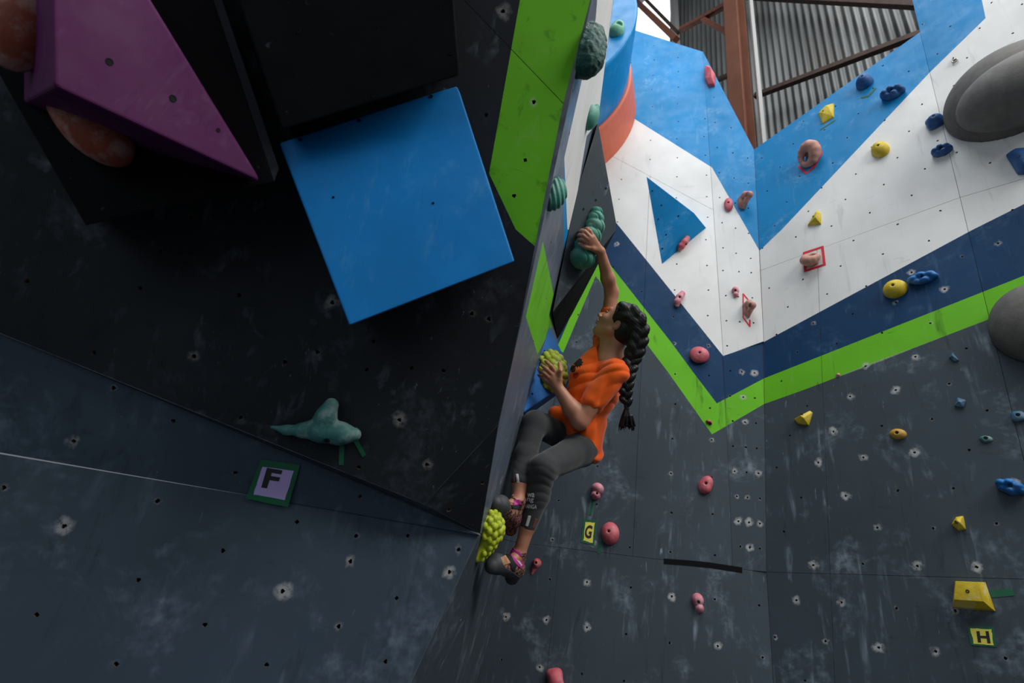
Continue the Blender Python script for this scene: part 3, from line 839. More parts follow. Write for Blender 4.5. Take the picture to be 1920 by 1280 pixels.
# blue drum with coral ring high on the back wall
dc_o = hit(1150, 150, D) + hdD * -.918 + np.array([0, 0, -.559]); nD = D[1]
def drum(r0, r1, o0, o1, m=96, lip=.02):
    vs, fs = [], []
    prof = [(r0, o0), (r1, o1 - lip), (r1 - lip * .3, o1 - lip * .3), (r1 - lip, o1), (0.001, o1)]
    for r, o in prof:
        for j in range(m):
            a = 2 * math.pi * j / m; vs.append(dc_o + nD * o + hdD * r * math.cos(a) + np.array([0, 0, r * math.sin(a)]))
    for q in range(len(prof) - 1):
        for j in range(m): fs.append((q * m + j, q * m + (j + 1) % m, (q + 1) * m + (j + 1) % m, (q + 1) * m + j))
    return vs, fs
dr = empty('drum_volume', tuple(dc_o)); tag(dr, 'big round blue drum on a coral ring, high on the back wall', 'climbing volume')
for nm, r0, r1, o0, o1, mt in (('coral_ring', 1.19, 1.165, -.002, .412, M_CYLO), ('blue_drum', 1.13, 1.245, .40, 1.05, M_CYLB)):
    vs, fs = drum(r0, r1, o0, o1)
    me = mesh(nm, vs, fs, [mt]); bm = bmesh.new(); bm.from_mesh(me); bmesh.ops.recalc_face_normals(bm, faces=bm.faces); bm.to_mesh(me); bm.free()
    link(nm, me, dr, loc=tuple(dc_o))
PL['disc'] = (dc_o + nD * 1.05, nD)
# grey fibreglass macros on the right wall
def macro(label, px, py, rx, ry, parts):
    o, r2, u2, n = frame(px, py, Gp); s = scale_px(px, py, Gp)
    ob = place_sdf('round_macro', [el((0, 0, 0), (rx * s, ry * s, rx * s * .72))], o, r2, u2, n, [M_MACRO], .012)
    tag(ob, label, 'climbing hold')
    for (dx, dy, qx, qy, zz, tz) in parts:
        place_sdf('front_dome', [el((dx * s, dy * s, zz * s), (qx * s, qy * s, tz * s))], o, r2, u2, n, [M_MACRO2], .012, parent=ob)
macro('huge round grey macro with a second dome on it, cut by the right edge', 1903, 176, 110, 99, [(14, -36, 100, 66, 36, 62)])
macro('huge grey macro cut by the right edge below the green stripe', 1950, 606, 76, 84, [])

# ------------------------------------------------------------------ holds of the routes
hold('crimp_hold', 'flat pink disc hold on the narrow white fold', 1366, 385, 'E', 16, 32, 'disc', M_PINK, 0, .5)
hold('jug_hold', 'salmon jug inside red tape beside the blue inner corner', 1398, 383, 'E', 34, 36, 'hook', M_TAN, 0, .9, bolt=None)
hold('crimp_hold', 'pink hold on the shaded side of the blue pyramid', 1279, 456, 'T2', 22, 30, 'bean', M_PINK, 20, .5)
hold('pinch_hold', 'long pink hold across the white and navy border', 1274, 563, 'D', 22, 36, 'bean', M_PINKL, 0, .6)
hold('crimp_hold', 'tiny pink hold on the lower white fold', 1379, 548, 'E', 14, 24, 'split', M_PINKL, 0, .6)
hold('jug_hold', 'salmon jug inside red tape low on the white fold', 1405, 583, 'E', 26, 38, 'hook', M_TAN, 0, .9, bolt=None)
hold('sloper_hold', 'red-pink round hold on the navy band right of the braid', 1311, 667, 'D', 36, 34, 'disc', M_PINK, -35, .38)
hold('crimp_hold', 'small faded red hold at the lowest tip of the green stripe', 1332, 797, 'E2', 16, 25, 'tear', M_RED, 60, .8)
hold('crimp_hold', 'pink oval hold with a crack on the grey wall', 1323, 909, 'D', 29, 42, 'blob', M_PINK, -25, .45)
hold('sloper_hold', 'chalky pale pink hold above the G sign', 1119, 921, 'D', 25, 33, 'split', M_PINKL, -15, .7, bolt=(.3, -.35))
hold('sloper_hold', 'round red-pink hold right beside the G sign', 1144, 1000, 'D', 34, 42, 'dome', M_PINK, 0, .48, bolt=(-.1, .05))
hold('crimp_hold', 'red teardrop hold next to the dangling shoe', 1003, 1062, 'D', 24, 33, 'tear', M_RED, 10, .6, bolt=(.35, .3))
hold('crimp_hold', 'small two-lobed pink hold below the black tape', 1309, 1130, 'D', 23, 36, 'split', M_PINKL, 10, .6)
hold('pinch_hold', 'pink hold cut by the bottom edge of the picture', 1043, 1276, 'D', 34, 46, 'block', M_PINK, 15, .7, bolt=None)
hold('sloper_hold', 'yellow oval hold high on the white field', 1651, 282, 'F', 29, 38, 'dome', M_YEL, 12, .55)
hold('sloper_hold', 'round yellow dome on the navy band', 1679, 543, 'F', 40, 38, 'dome', M_YEL, 0, .5)
hold('crimp_hold', 'small ochre oval on the dark grey', 1684, 814, 'F', 28, 21, 'dome', M_OCH, -12, .5)
hold('jug_hold', 'salmon jug inside red tape on the blue stripe', 1519, 299, 'F', 38, 46, 'jug', M_TAN, -25, .7)
hold('jug_hold', 'salmon pocket inside the red tape square', 1525, 488, 'F', 34, 30, 'jug', M_TAN, 170, .7)
hold('sloper_hold', 'round deep blue hold high on the blue stripe', 1622, 157, 'F', 29, 29, 'dome', M_BHOLD, 0, .7)
hold('pocket_hold', 'lumpy deep blue hold at the upper white border', 1676, 179, 'F', 40, 29, 'knuckle', M_BHOLD, -5, .7)
hold('pocket_hold', 'deep blue hold left of the huge grey macro', 1755, 231, 'F', 34, 30, 'block', M_BHOLD, 12, .7)
hold('pocket_hold', 'lumpy deep blue oval below left of the huge grey macro', 1768, 286, 'F', 33, 26, 'knuckle', M_BHOLD, 0, .7)
hold('pocket_hold', 'branched blue hold beside the yellow dome on navy', 1732, 524, 'F', 48, 28, 'knuckle', M_BBRI, 0, .6)
hold('crimp_hold', 'tiny flat dark teal hold on the right dark grey', 1849, 823, 'F', 20, 13, 'dome', M_HORN, -15, .5)
hold('crimp_hold', 'dusty blue hold at right edge level with the tiny one', 1910, 781, 'F', 22, 20, 'block', M_BGREY, 0, .5)
hold('sloper_hold', 'bright blue lumpy hold at the right edge', 1897, 916, 'F', 46, 34, 'knuckle', M_BBRI, -25, .8)
hold('sloper_hold', 'small pale green oval hold on the blue drum', 1158, 57, 'disc', 25, 37, 'tile', M_MINT, 80, .5)
hold('chip_hold', 'tiny pink chip at the lower border of the green stripe', 1570, 704, 'F', 10, 8, 'tear', M_PINKL, 0, .4, bolt=None)

def facet(name, label, outline, plk, apexes, out, mat, inset=.35, bolt=None, bev=.12):
    """angular hold: outline on the wall (photograph pixels) and ridge points standing 'out' metres off it"""
    pl = PL[plk]; n = pl[1]; base = [hit(x, y, pl) for x, y in outline]
    c = sum(base) / len(base); r = min(np.linalg.norm(b - c) for b in base)
    pts = [b - n * .003 for b in base] + [b + (c - b) * .08 + n * out * inset for b in base] + [hit(x, y, pl) + n * out for x, y in apexes]
    o = link(name, hull_mesh(name, pts, [mat], r * bev, 2), loc=tuple(c)); o.data.polygons.foreach_set('use_smooth', [True] * len(o.data.polygons)); tag(o, label, 'climbing hold')
    if bolt:
        bv = BVHTree.FromPolygons([v.co.copy() for v in o.data.vertices], [tuple(p.vertices) for p in o.data.polygons])
        q, r2, u2, _ = frame(*bolt, pl); h_, n_, _, _ = bv.ray_cast(Vector(q + n * .3 - c), Vector(-n))
        if h_ is not None: bolt_part(o, np.array(h_) + c, r2, u2, np.array(n_), 0, 0, .002)
    return o
facet('pinch_hold', 'pink block hold on the blue fold edge at the top', [(1322, 126), (1331, 127), (1342, 144), (1341, 163), (1329, 165), (1322, 151)], 'E', [(1334, 138), (1336, 156)], .07, M_PINK, .5)
facet('crimp_hold', 'yellow leaf-shaped hold high on the blue stripe', [(1534, 213), (1549, 198), (1564, 194), (1564, 220), (1542, 234)], 'F', [(1550, 212), (1546, 218), (1556, 206)], .045, M_YEL, .25, (1547, 214))
facet('crimp_hold', 'small yellow wedge on white just below the blue point', [(1533, 394), (1540, 400), (1540, 421), (1514, 424), (1527, 408)], 'F', [(1533, 414), (1535, 404)], .05, M_YEL, .25, (1529, 411))
facet('crimp_hold', 'curved yellow fin on the grey below the green stripe', [(1489, 787), (1511, 776), (1520, 770), (1524, 774), (1517, 798), (1496, 795)], 'F', [(1512, 788), (1506, 784)], .05, M_YEL, .25, (1508, 782))
facet('crimp_hold', 'small yellow wedge above the big yellow block', [(1784, 984), (1793, 969), (1807, 967), (1812, 993), (1797, 995)], 'F', [(1798, 980), (1804, 984)], .05, M_YEL, .3, (1797, 982))
facet('block_hold', 'big yellow block with chalk smears above the H sign', [(1790, 1089), (1848, 1091), (1867, 1146), (1785, 1140)], 'F', [(1798, 1094), (1840, 1096), (1850, 1132), (1795, 1128)], .07, M_YELC, .3, (1820, 1113))
facet('crimp_hold', 'small dusty blue hold just under the green stripe', [(1779, 671), (1787, 661), (1799, 676), (1791, 679)], 'F', [(1788, 670)], .03, M_BGREY, .3)
facet('crimp_hold', 'square dusty blue hold on dark grey above the tiny one', [(1789, 762), (1796, 745), (1812, 751), (1807, 765)], 'F', [(1799, 756), (1803, 757)], .03, M_BGREY, .4)
facet('block_hold', 'dark blue block cut by the right edge under the grey macro', [(1885, 292), (1905, 279), (1942, 277), (1945, 328), (1908, 329)], 'G', [(1908, 296), (1930, 295), (1925, 315)], .06, M_BHOLD, .35, (1917, 303))

def hold_m(name, label, px, py, plk, dims, prims, mats, h=.003, rot=0, post=None, bolt=None):
    o, r2, u2, n = frame(px, py, PL[plk], rot)
    return tag(place_sdf(name, prims, o, r2, u2, n, mats, h, post=post, bolt=bolt), label, 'climbing hold')
# green holds on the side wall (it is seen at a raking angle: real sizes in metres)
hold_m('rough_hold', 'large rough dark green hold at the top of the white strip', 1094, 92, 'B', None,
       [el((0, 0, .0), (.07, .115, .075)), el((.0, -.05, .02), (.06, .07, .06), k=.02), el((0, .06, .01), (.045, .06, .05), k=.02)], [M_TEALD], .0035,
       post=lambda p, d: d + .004 * wob(p, 130, 1) + .002 * wob(p, 300, 4))
hold_m('horn_hold', 'green hold with a knob in the middle of the white strip', 1104, 220, 'B', None,
       [el((0, 0, 0), (.05, .065, .045)), rc((0, .03, .02), (0, .075, .022), .022, .014, .015)], [M_TEAL], .003)
hold_m('shell_hold', 'grooved dark green shell hold on the blue-grey strip', 1036, 363, 'B', None,
       [el((0, 0, 0), (.045, .07, .05))], [M_TEAL], .0025, post=lambda p, d: d + .0025 * np.sin((p[:, 1] * .5 + p[:, 2]) * 330))
pine = [el((0, 0, 0), (.085, .10, .055), k=.01), rc((0, -.01, .01), (-.02, -.12, 0), .055, .02, .02)]
def cone_bumps(R, cx, cy, rx, ry, rz, m, r):
    out = []; g = math.pi * (3 - math.sqrt(5))
    for i in range(m):
        zz = 1 - i / m; rr = math.sqrt(max(0, 1 - zz * zz)); a = i * g
        out.append(el((cx + rx * rr * math.cos(a), cy + ry * rr * math.sin(a), rz * zz), (r * 1.15, r, r * .8), k=.002))
    return out
o_, r_, u_, n_ = frame(910, 990, Bp)
hold_m('cone_hold', 'bright lime pine-cone hold under the toe of the climbing shoe', 911, 990, 'B', None,
       [el((0, 0, 0), (.075, .068, .062), k=.01), rc((0, -.02, .005), (-.01, -.115, 0), .052, .016, .02)] + cone_bumps(1, 0, 0, .075, .068, .066, 40, .0155) +
       [el((x, y, z), (.014, .013, .011), k=.002) for x, y, z in ((-.025, -.07, .04), (.02, -.07, .043), (0, -.085, .036), (.025, -.095, .025), (-.025, -.095, .024), (0, -.112, .018), (.03, -.05, .048), (-.03, -.05, .046), (0, -.055, .052))], [M_LIME], .003)
hold_m('cone_hold', 'chalked lime knobbly hold gripped by the lower hand', 1034, 696, 'V', None,
       [el((0, 0, 0), (.084, .104, .06), k=.01)] + cone_bumps(1, 0, 0, .078, .098, .058, 44, .0185), [M_LIMEG], .003, rot=10)
# twisted sea-green hold gripped by the upper hand
o_, r_, u_, n_ = frame(1099, 440, PL['C'])
def l2(px, py, pl=None): q = hit(px, py, pl or PL['C']) - o_; return q @ r_, q @ u_
sc = scale_px(1099, 440, PL['C']); tw = []
for (x, y, r) in ((1115, 397, 9.5), (1112, 410, 13.5), (1109, 425, 16), (1101, 443, 17), (1092, 463, 20), (1084, 484, 20.5)):
    lx, ly = l2(x, y); tw.append(el((lx, ly, r * sc * .5), (r * sc * 1.15, r * sc * 1.0, r * sc * 1.3), k=.004))
ob = place_sdf('twisted_hold', tw, o_, r_, u_, n_, [M_TEAL], .0018, post=lambda p, d: d + .0085 * (1 - np.abs(np.sin((p[:, 1] * .62 + p[:, 0] * .78 - p[:, 2] * .15) * 88))) ** 4)
tag(ob, 'long twisted sea-green hold gripped by the raised hand', 'climbing hold')
# whale-tail hold on the overhang
o_, r_, u_, n_ = frame(608, 800, A3); sc = scale_px(608, 800, A3)
Lq = lambda x, y, z: np.array(l2(x, y, A3) + (z,))
hp = chain([Lq(513, 798, .02), Lq(540, 803, .022), Lq(572, 803, .028), Lq(605, 803, .034), Lq(640, 808, .032), Lq(666, 811, .025)], [.006, .0125, .021, .034, .034, .022], .02) + \
     chain([Lq(603, 797, .03), Lq(614, 777, .036), Lq(624, 756, .032)], [.030, .030, .023], .02) + [el(Lq(620, 808, .0), (.085, .036, .036), k=.02)]
ob = place_sdf('horn_hold', hp, o_, r_, u_, n_, [M_HORN], .004, bolt=tuple(Lq(618, 819, 0)[:2]))
tag(ob, 'chalky teal whale-tail hold on the dark overhang', 'climbing hold')

# small steel bolt hanger beside the huge macro
o_, r_, u_, n_ = frame(1790, 112, Gp)
hp = [rc((0, .012, .002), (0, -.004, .004), .012, .011, .004)] + chain([(.0 + .016 * math.cos(a * .5236), -.022 + .014 * math.sin(a * .5236), .012) for a in range(13)], [.0042] * 13, .003) + [rc((0, .012, 0), (0, .012, .014), .006, .006, .002)]
tag(place_sdf('bolt_hanger', hp, o_, r_, u_, n_, [flat('bare_steel', (.30, .29, .27), .4, metal=.8)], .0018), 'small steel bolt hanger on white above left of the huge macro', 'bolt hanger')

# ------------------------------------------------------------------ tape
def tape(name, label, pts, w, plk, mat, closed=False, group=None):
    return tag(strip(name, pts, w, PL[plk], mat, closed=closed), label, 'tape', group)
tape('tape_outline', 'open red tape outline round the jug on the blue stripe', [(1498, 312), (1512, 325), (1527, 313), (1540, 289), (1537, 273), (1528, 278)], 4, 'F', M_TRED)
tape('tape_outline', 'red tape square on the white field', [(1508, 474), (1542, 463), (1546, 496), (1510, 508)], 4.5, 'F', M_TRED, True)
tape('tape_outline', 'pointed red tape outline on the blue fold', [(1396, 408), (1385, 386), (1383, 354), (1390, 368)], 3, 'E', M_TRED)
tape('tape_outline', 'slanting red tape outline low on the white fold', [(1406, 572), (1406, 566), (1393.5, 551), (1393.5, 595), (1406, 612), (1406, 600)], 2.6, 'E', M_TRED)
tape('tape_strip', 'green tape tail hanging from the pale pink hold', [(1112, 938), (1107, 964)], 5, 'D', M_TGRN)
tape('tape_strip', 'green tape tail below the round red-pink hold', [(1128, 1015), (1123, 1036)], 5, 'D', M_TGRN)
tape('tape_strip', 'short green tape line under the yellow leaf hold', [(1539, 243), (1565, 226)], 3, 'F', M_TGRN)
tape('tape_strip', 'angled green tape under the round blue hold', [(1616, 183), (1629, 180), (1641, 166)], 4, 'F', M_TGRN)
tape('tape_strip', 'wide dark green tape at the side of the big yellow block', [(1862, 1113), (1895, 1110)], 12, 'F', M_TGRN)
tape('tape_strip', 'dark green tape tail under the whale-tail hold, left one', [(641, 838), (640, 868)], 9, 'A3', M_TGRN)
tape('tape_strip', 'dark green tape tail at the nose of the whale-tail hold', [(668, 828), (682, 852)], 8, 'A3', M_TGRN)
tape('tape_strip', 'long black tape strip along the panel seam', [(1248, 1052), (1290, 1055), (1330, 1059), (1388, 1068)], 9.5, 'D', M_TBLK)
tape('tape_strip', 'little green tape tail below the top pink block', [(1331, 166), (1335, 180)], 2.5, 'E', M_TGRN)

# ------------------------------------------------------------------ route letter signs
def text_mesh(s, bold=.0):
    cu = bpy.data.curves.new('letter', 'FONT'); cu.body = s; cu.offset = bold; cu.resolution_u = 4
    ob = bpy.data.objects.new('letter_tmp', cu); col.objects.link(ob)
    dg = bpy.context.evaluated_depsgraph_get(); me = bpy.data.meshes.new_from_object(ob.evaluated_get(dg))
    bpy.data.objects.remove(ob); bpy.data.curves.remove(cu)
    v = np.array([tuple(x.co)[:2] for x in me.vertices]); f = [tuple(p.vertices) for p in me.polygons]
    v = (v - v.min(0)) / (v.max(0) - v.min(0)); bpy.data.meshes.remove(me); return v, f
def bil(q, u, v):   # q: TL TR BR BL
    q = [np.array(p, float) for p in q]; return (q[3] * (1 - u) + q[2] * u) * (1 - v) + (q[0] * (1 - u) + q[1] * u) * v
M_INK = flat('black_ink', (.018, .016, .018), .6)
def sign(label, border, paper, letter, ch, pl, mat):
    c = hit(*bil(border, .5, .5), pl); e = empty('route_sign', tuple(c)); tag(e, label, 'sign')
    n = pl[1]
    def slab(name, q, z, m, wav=0.0):
        vs, k = [], 6
        edge = [bil(q, i / k, 1) for i in range(k)] + [bil(q, 1, 1 - i / k) for i in range(k)] + [bil(q, 1 - i / k, 0) for i in range(k)] + [bil(q, 0, i / k) for i in range(k)]
        edge = [p + np.array([random.uniform(-wav, wav), random.uniform(-wav, wav)]) for p in edge]
        vs = [hit(*p, pl) + n * (z - .0008) for p in edge] + [hit(*p, pl) + n * z for p in edge]; m_ = len(edge)
        fs = [tuple(range(2 * m_ - 1, m_ - 1, -1))] + [(i, (i + 1) % m_, m_ + (i + 1) % m_, m_ + i) for i in range(m_)]
        link(name, mesh(name, vs, fs, [m]), e, loc=tuple(c))
    slab('tape_border', border, .0022, M_TGRN, .5); slab('paper', paper, .0032, mat, .7)
    v, f = text_mesh(ch, .035)
    link('letter', mesh('letter', [hit(*bil(letter, a, b), pl) + n * .0042 for a, b in v], f, [M_INK]), e, loc=tuple(c))
PL['SF'] = plane3(hit(490, 862, A2) + A2[1] * .006, hit(563, 870, A2) + A2[1] * .006, hit(500, 946, A1) + A1[1] * .010)
sign('lilac sheet with a black F in green tape', [(490, 861), (563, 871), (540, 950), (461, 934)], [(492, 874), (551, 882), (534, 937), (475, 926)], [(501, 876), (530, 881), (518, 917), (490, 913)], 'F', PL['SF'], flat('lilac_paper', (.42, .34, .66), .7))
M_YPAP = flat('yellow_paper', (.74, .66, .10), .7)
sign('yellow sheet with a black G in green tape', [(1094, 972), (1119, 976), (1114, 1023), (1089, 1016)], [(1098, 978), (1115, 980), (1111, 1018), (1094, 1013)], [(1099, 984), (1112, 985), (1108, 1010), (1095, 1008)], 'G', D, M_YPAP)
sign('yellow sheet with a black H in dark green tape', [(1813, 1174), (1863, 1174), (1869, 1213), (1821, 1209)], [(1819, 1178), (1859, 1179), (1863, 1209), (1826, 1206)], [(1831, 1183), (1854, 1183), (1858, 1206), (1834, 1204)], 'H', Fp, M_YPAP)

# ------------------------------------------------------------------ hall behind: corrugated cladding and steel frame
m_, nt_, b_ = newmat('galvanised_corrugated_sheet')
v_ = coords(nt_, (1, 1, .12)); base_ = mixc(nt_, ramp(nt_, noise(nt_, v_, 3, 5), .35, .7), (.085, .088, .085), (.18, .185, .18))
rust = mul(nt_, ramp(nt_, noise(nt_, coords(nt_), 1.4, 6, .7), .55, .75), .55)
nt_.links.new(mixc(nt_, rust, base_, (.10, .085, .07)), b_.inputs['Base Color']); b_.inputs['Metallic'].default_value = .35; b_.inputs['Roughness'].default_value = .5
M_CORR = m_
M_STEEL = wall_paint('red_oxide_steel', (.155, .060, .036), light=(.30, .17, .12), scuff=.2, dark=.4, smear=.25, chalk=0)
M_STEELD = flat('dark_rusty_steel', (.05, .026, .018), .7, var=.3)
M_PIPE = flat('pale_grey_conduit', (.30, .30, .29), .5)
rA = P(1420, 150, 12.0); rB = P(1700, 50, 9.3)
hdR = unit(np.array([rB[0] - rA[0], rB[1] - rA[1], 0])); PL['R'] = planen(rA, np.cross(hdR, [0, 0, 1.0]))
nR = PL['R'][1]
def corrugated(name, u0, u1, zlo, zhi, pitch=.105, amp=.021, seg=8):
    k = int((u1 - u0) / pitch * seg); vs, fs = [], []
    for i in range(k + 1):
        u = u0 + (u1 - u0) * i / k; p = rA * np.array([1, 1, 0]) + hdR * u + nR * amp * math.sin(2 * math.pi * u / pitch)
        vs += [p + np.array([0, 0, zlo]), p + np.array([0, 0, zhi])]
        if i: fs.append((2 * i - 2, 2 * i, 2 * i + 1, 2 * i - 1))
    return mesh(name, vs, fs, [M_CORR], smooth=True)
uR = lambda x, y: (hit(x, y, PL['R']) - rA) @ hdR
rw = link('wall_rear', corrugated('wall_rear', uR(1258, 30), 9.0, 0.0, rA[2] + 7.0))
tag(rw, 'grey corrugated metal cladding of the hall behind the climbing walls', 'wall', kind='structure')
# glowing sheet added in place of the bright sky beside the cladding
m_, nt_, b_ = newmat('glowing_sky_white'); b_.inputs['Base Color'].default_value = (.8, .8, .8, 1)
b_.inputs['Emission Color'].default_value = (1, 1, 1, 1); b_.inputs['Emission Strength'].default_value = 1.0
ul, ur = uR(1258, 30) - 3.2, uR(1258, 30)
ps = [rA * np.array([1, 1, 0]) + hdR * u + np.array([0, 0, z]) - nR * .02 for u, z in ((ul, 3), (ur, 3), (ur, rA[2] + 6), (ul, rA[2] + 6))]
ps += [p - nR * .006 for p in ps]
tag(link('sky_sheet', mesh('sky_sheet', ps, [(0, 1, 2, 3), (7, 6, 5, 4), (0, 4, 5, 1), (1, 5, 6, 2), (2, 6, 7, 3), (3, 7, 4, 0)], [m_])),
    'glowing sheet added for the white sky in the opening at the top', 'sky sheet', kind='structure')
def steel(name, a, b, w, h, mat, label, parent=None, up=(0, 0, 1)):
    me = hull_mesh(name, beam(a, b, w, h, up), [mat], .003, 1)
    return tag(link(name, me, loc=tuple(np.asarray(a))), label, 'steel beam')
Rk = lambda x, y, k: CAM + ray(x, y) * depth_on(x, y, PL['R']) * k
# main column, an H profile
cb = Rk(1384, 120, .80); sc_ = depth_on(1384, 120, PL['R']) * .80 / FPX
ce = empty('steel_column', (cb[0], cb[1], 0)); tag(ce, 'red-brown steel H column in front of the corrugated cladding', 'steel column')
v_up = np.array([0, 0, 1.0]); ax1 = hdR; ax2 = np.cross(v_up, hdR)
for nm, off, w, h in (('flange', nR * .10, .21, .018), ('flange', -nR * .10, .21, .018), ('web', nR * 0, .018, .19)):
    lo_, hi_ = cb + off, cb + off; lo_ = np.array([lo_[0], lo_[1], 0.0]); hi_ = np.array([hi_[0], hi_[1], cb[2] + 4])
    pts = [p + i * hdR * w / 2 + j * nR * h / 2 for p in (lo_, hi_) for i in (-1, 1) for j in (-1, 1)]
    link(nm, hull_mesh(nm, pts, [M_STEEL], .002, 1), ce, loc=(cb[0], cb[1], 0))
pb_ = Rk(1421, 150, .82)
tag(link('conduit_pipe', hull_mesh('conduit_pipe', beam((pb_[0], pb_[1], 0), (pb_[0], pb_[1], pb_[2] + 4), .055, .055, (0, 1, 0)), [M_PIPE], .012, 3), loc=(pb_[0], pb_[1], 0)), 'pale grey conduit beside the steel column', 'pipe')
for (x0, y0, x1, y1, w, k, mt, lb) in (
    (1276, 56, 1372, 4, .085, .84, M_STEEL, 'brown diagonal brace left of the column, upper one'),
    (1318, 36, 1368, 64, .075, .84, M_STEEL, 'short brown strut rising to the diagonal brace'),
    (1340, 152, 1374, 138, .06, .84, M_STEELD, 'small brown strut behind the pink block hold'),
    (1416, 180, 1740, 58, .075, .95, M_STEELD, 'long dark brace rising across the corrugated cladding'),
    (1372, 190, 1392, 216, .07, .84, M_STEELD, 'dark gusset bar low beside the column'),
    (1178, -12, 1268, 74, .10, .80, M_STEEL, 'brown rafter sloping below the bright sheet'),
    (1196, -16, 1272, 62, .06, .86, M_STEELD, 'thin dark rafter edge against the bright sheet'),
    (1400, -8, 1730, 8, .10, .95, M_STEELD, 'dark rail along the top of the corrugated cladding'),
    (1262, -30, 1268, 90, .12, .97, M_PIPE, 'weathered post at the edge of the bright sheet')):
    steel('steel_brace', Rk(x0, y0, k), Rk(x1, y1, k), w, w, mt, lb)

# ------------------------------------------------------------------ the climber
def skin_material():
    m, nt, b = newmat('skin'); v = coords(nt)
    base = mixc(nt, ramp(nt, noise(nt, v, 18, 4), .3, .7), (.42, .178, .105), (.50, .225, .135))
    nt.links.new(base, b.inputs['Base Color']); b.inputs['Roughness'].default_value = .5
    b.inputs['Subsurface Weight'].default_value = .12; b.inputs['Subsurface Radius'].default_value = (.02, .008, .004); b.inputs['Subsurface Scale'].default_value = .3
    bump(nt, b, noise(nt, v, 220, 3), .08, .001); return m
M_SKIN = skin_material()
def cloth(name, c, scale=900, var=.12, rough=.85, sheen=.2, bs=.25):
    m, nt, b = newmat(name); v = coords(nt)
    base = mixc(nt, ramp(nt, noise(nt, v, scale, 2), .35, .65), tuple(x * (1 - var) for x in c), tuple(min(1, x * (1 + var)) for x in c))
    nt.links.new(base, b.inputs['Base Color']); b.inputs['Roughness'].default_value = rough; b.inputs['Sheen Weight'].default_value = sheen
    b.inputs['Specular IOR Level'].default_value = .2
    bump(nt, b, noise(nt, v, scale, 2), bs, .0006); return m
M_SHIRT = cloth('orange_jersey', (.86, .112, .006), 700, .06)
M_LEGG = cloth('charcoal_heather_jersey', (.040, .043, .045), 900, .35)
M_HAIR = newmat('black_hair')[0]
_nt = M_HAIR.node_tree; _b = _nt.nodes['Principled BSDF']
_w = noise(_nt, coords(_nt, (330, 330, 60)), 1.0, 3)
_nt.links.new(mixc(_nt, ramp(_nt, _w, .35, .65), (.0025, .0025, .003), (.011, .010, .0105)), _b.inputs['Base Color'])
_b.inputs['Roughness'].default_value = .42; _b.inputs['Specular IOR Level'].default_value = .32; bump(_nt, _b, _w, .5, .0015)
M_RUB = plastic('grey_shoe_rubber', (.045, .05, .055), .25, rough=.6, grain=80, bstr=.15, bd=.001, chalk_col=(.16, .17, .18))
m_, nt_, b_ = newmat('patterned_shoe_upper'); v_ = coords(nt_)
_c = mixc(nt_, ramp(nt_, noise(nt_, v_, 75, 2, .5, 1.5), .47, .55), (.012, .011, .013), (.36, .16, .09))
_c = mixc(nt_, ramp(nt_, noise(nt_, coords(nt_, (1.3, .8, 1.1)), 62, 2, .5, 1.5), .60, .66), _c, (.20, .02, .08))
nt_.links.new(_c, b_.inputs['Base Color']); b_.inputs['Roughness'].default_value = .7; M_UPPER = m_
M_STRAP = flat('magenta_strap', (.46, .035, .24), .5); M_STRAPW = flat('pale_pink_strap', (.66, .46, .58), .5); M_STRAPK = flat('black_strap', (.012, .012, .014), .6)
M_PATCH = flat('orange_grey_patch', (.46, .25, .13), .6, var=.5)
M_PRINTK = flat('black_print', (.012, .011, .012), .75); M_PRINTR = flat('red_print', (.36, .015, .012), .75)
M_PRINTW = flat('white_print', (.62, .64, .66), .7); M_BROWN = flat('brown_cuff_mark', (.16, .055, .035), .8)
M_EYEW = flat('eye_white', (.55, .52, .50), .25); M_EYED = flat('dark_iris', (.01, .007, .006), .15); M_BROWH = flat('black_brow', (.014, .012, .012), .7)
M_LIP = flat('lip_skin', (.34, .12, .10), .45); M_TIE = flat('black_hair_tie', (.02, .02, .022), .6)
J = P
# head frame: x forward (face), y to her left, z crown
hc = J(1167, 603, 3.60)
hx = unit(V3(-.66, .66, .36)); hz = V3(.66, .73, -.05); hz = unit(hz - (hz @ hx) * hx); hy = np.cross(hz, hx)
HA = np.array([hx, hy, hz]); HS = .95
def H(x, y, z): return hc + HS * (x * hx + y * hy + z * hz)
def hel(c, r, k=.01, op='add', ax=None): return el(H(*c), np.array(r) * HS, HA if ax is None else ax, k, op)
head = [hel((0, 0, .0), (.094, .073, .088)), hel((.034, 0, -.05), (.060, .060, .078), .02),
        rc(H(.060, .0, -.112), H(.062, 0, -.118), .023, .021, .02)]
for s in (-1, 1):
    head += [rc(H(.055, s * .012, -.112), H(-.002, s * .050, -.078), .020, .020, .02), hel((.058, s * .038, -.046), (.026, .024, .022), .015),
             hel((.093, s * .031, -.020), (.017, .017, .010), .012, 'sub')]
head += [hel((.076, 0, .006), (.016, .045, .012), .012), rc(H(.088, 0, -.020), H(.111, 0, -.051), .0078, .0112, .009), hel((.099, .0125, -.055), (.011, .0085, .0075), .005), hel((.099, -.0125, -.055), (.011, .0085, .0075), .005),
         hel((.092, 0, -.079), (.0115, .022, .0068), .006), hel((.088, 0, -.091), (.0115, .019, .0072), .006), hel((.101, 0, -.0850), (.009, .021, .0018), .003, 'sub'), hel((.080, 0, -.1035), (.010, .02, .005), .010, 'sub')]
for s in (-1, 1):
    eax = np.array([unit(hx * .9 + hy * s * .35), unit(hy * s * .9 - hx * .35), hz])
    head += [el(H(-.012, s * .074, -.034), np.array((.019, .008, .031)) * HS, eax, .006), el(H(-.006, s * .083, -.032), np.array((.010, .006, .019)) * HS, eax, .004, 'sub')]
nb_ = J(1143, 676, 3.60)
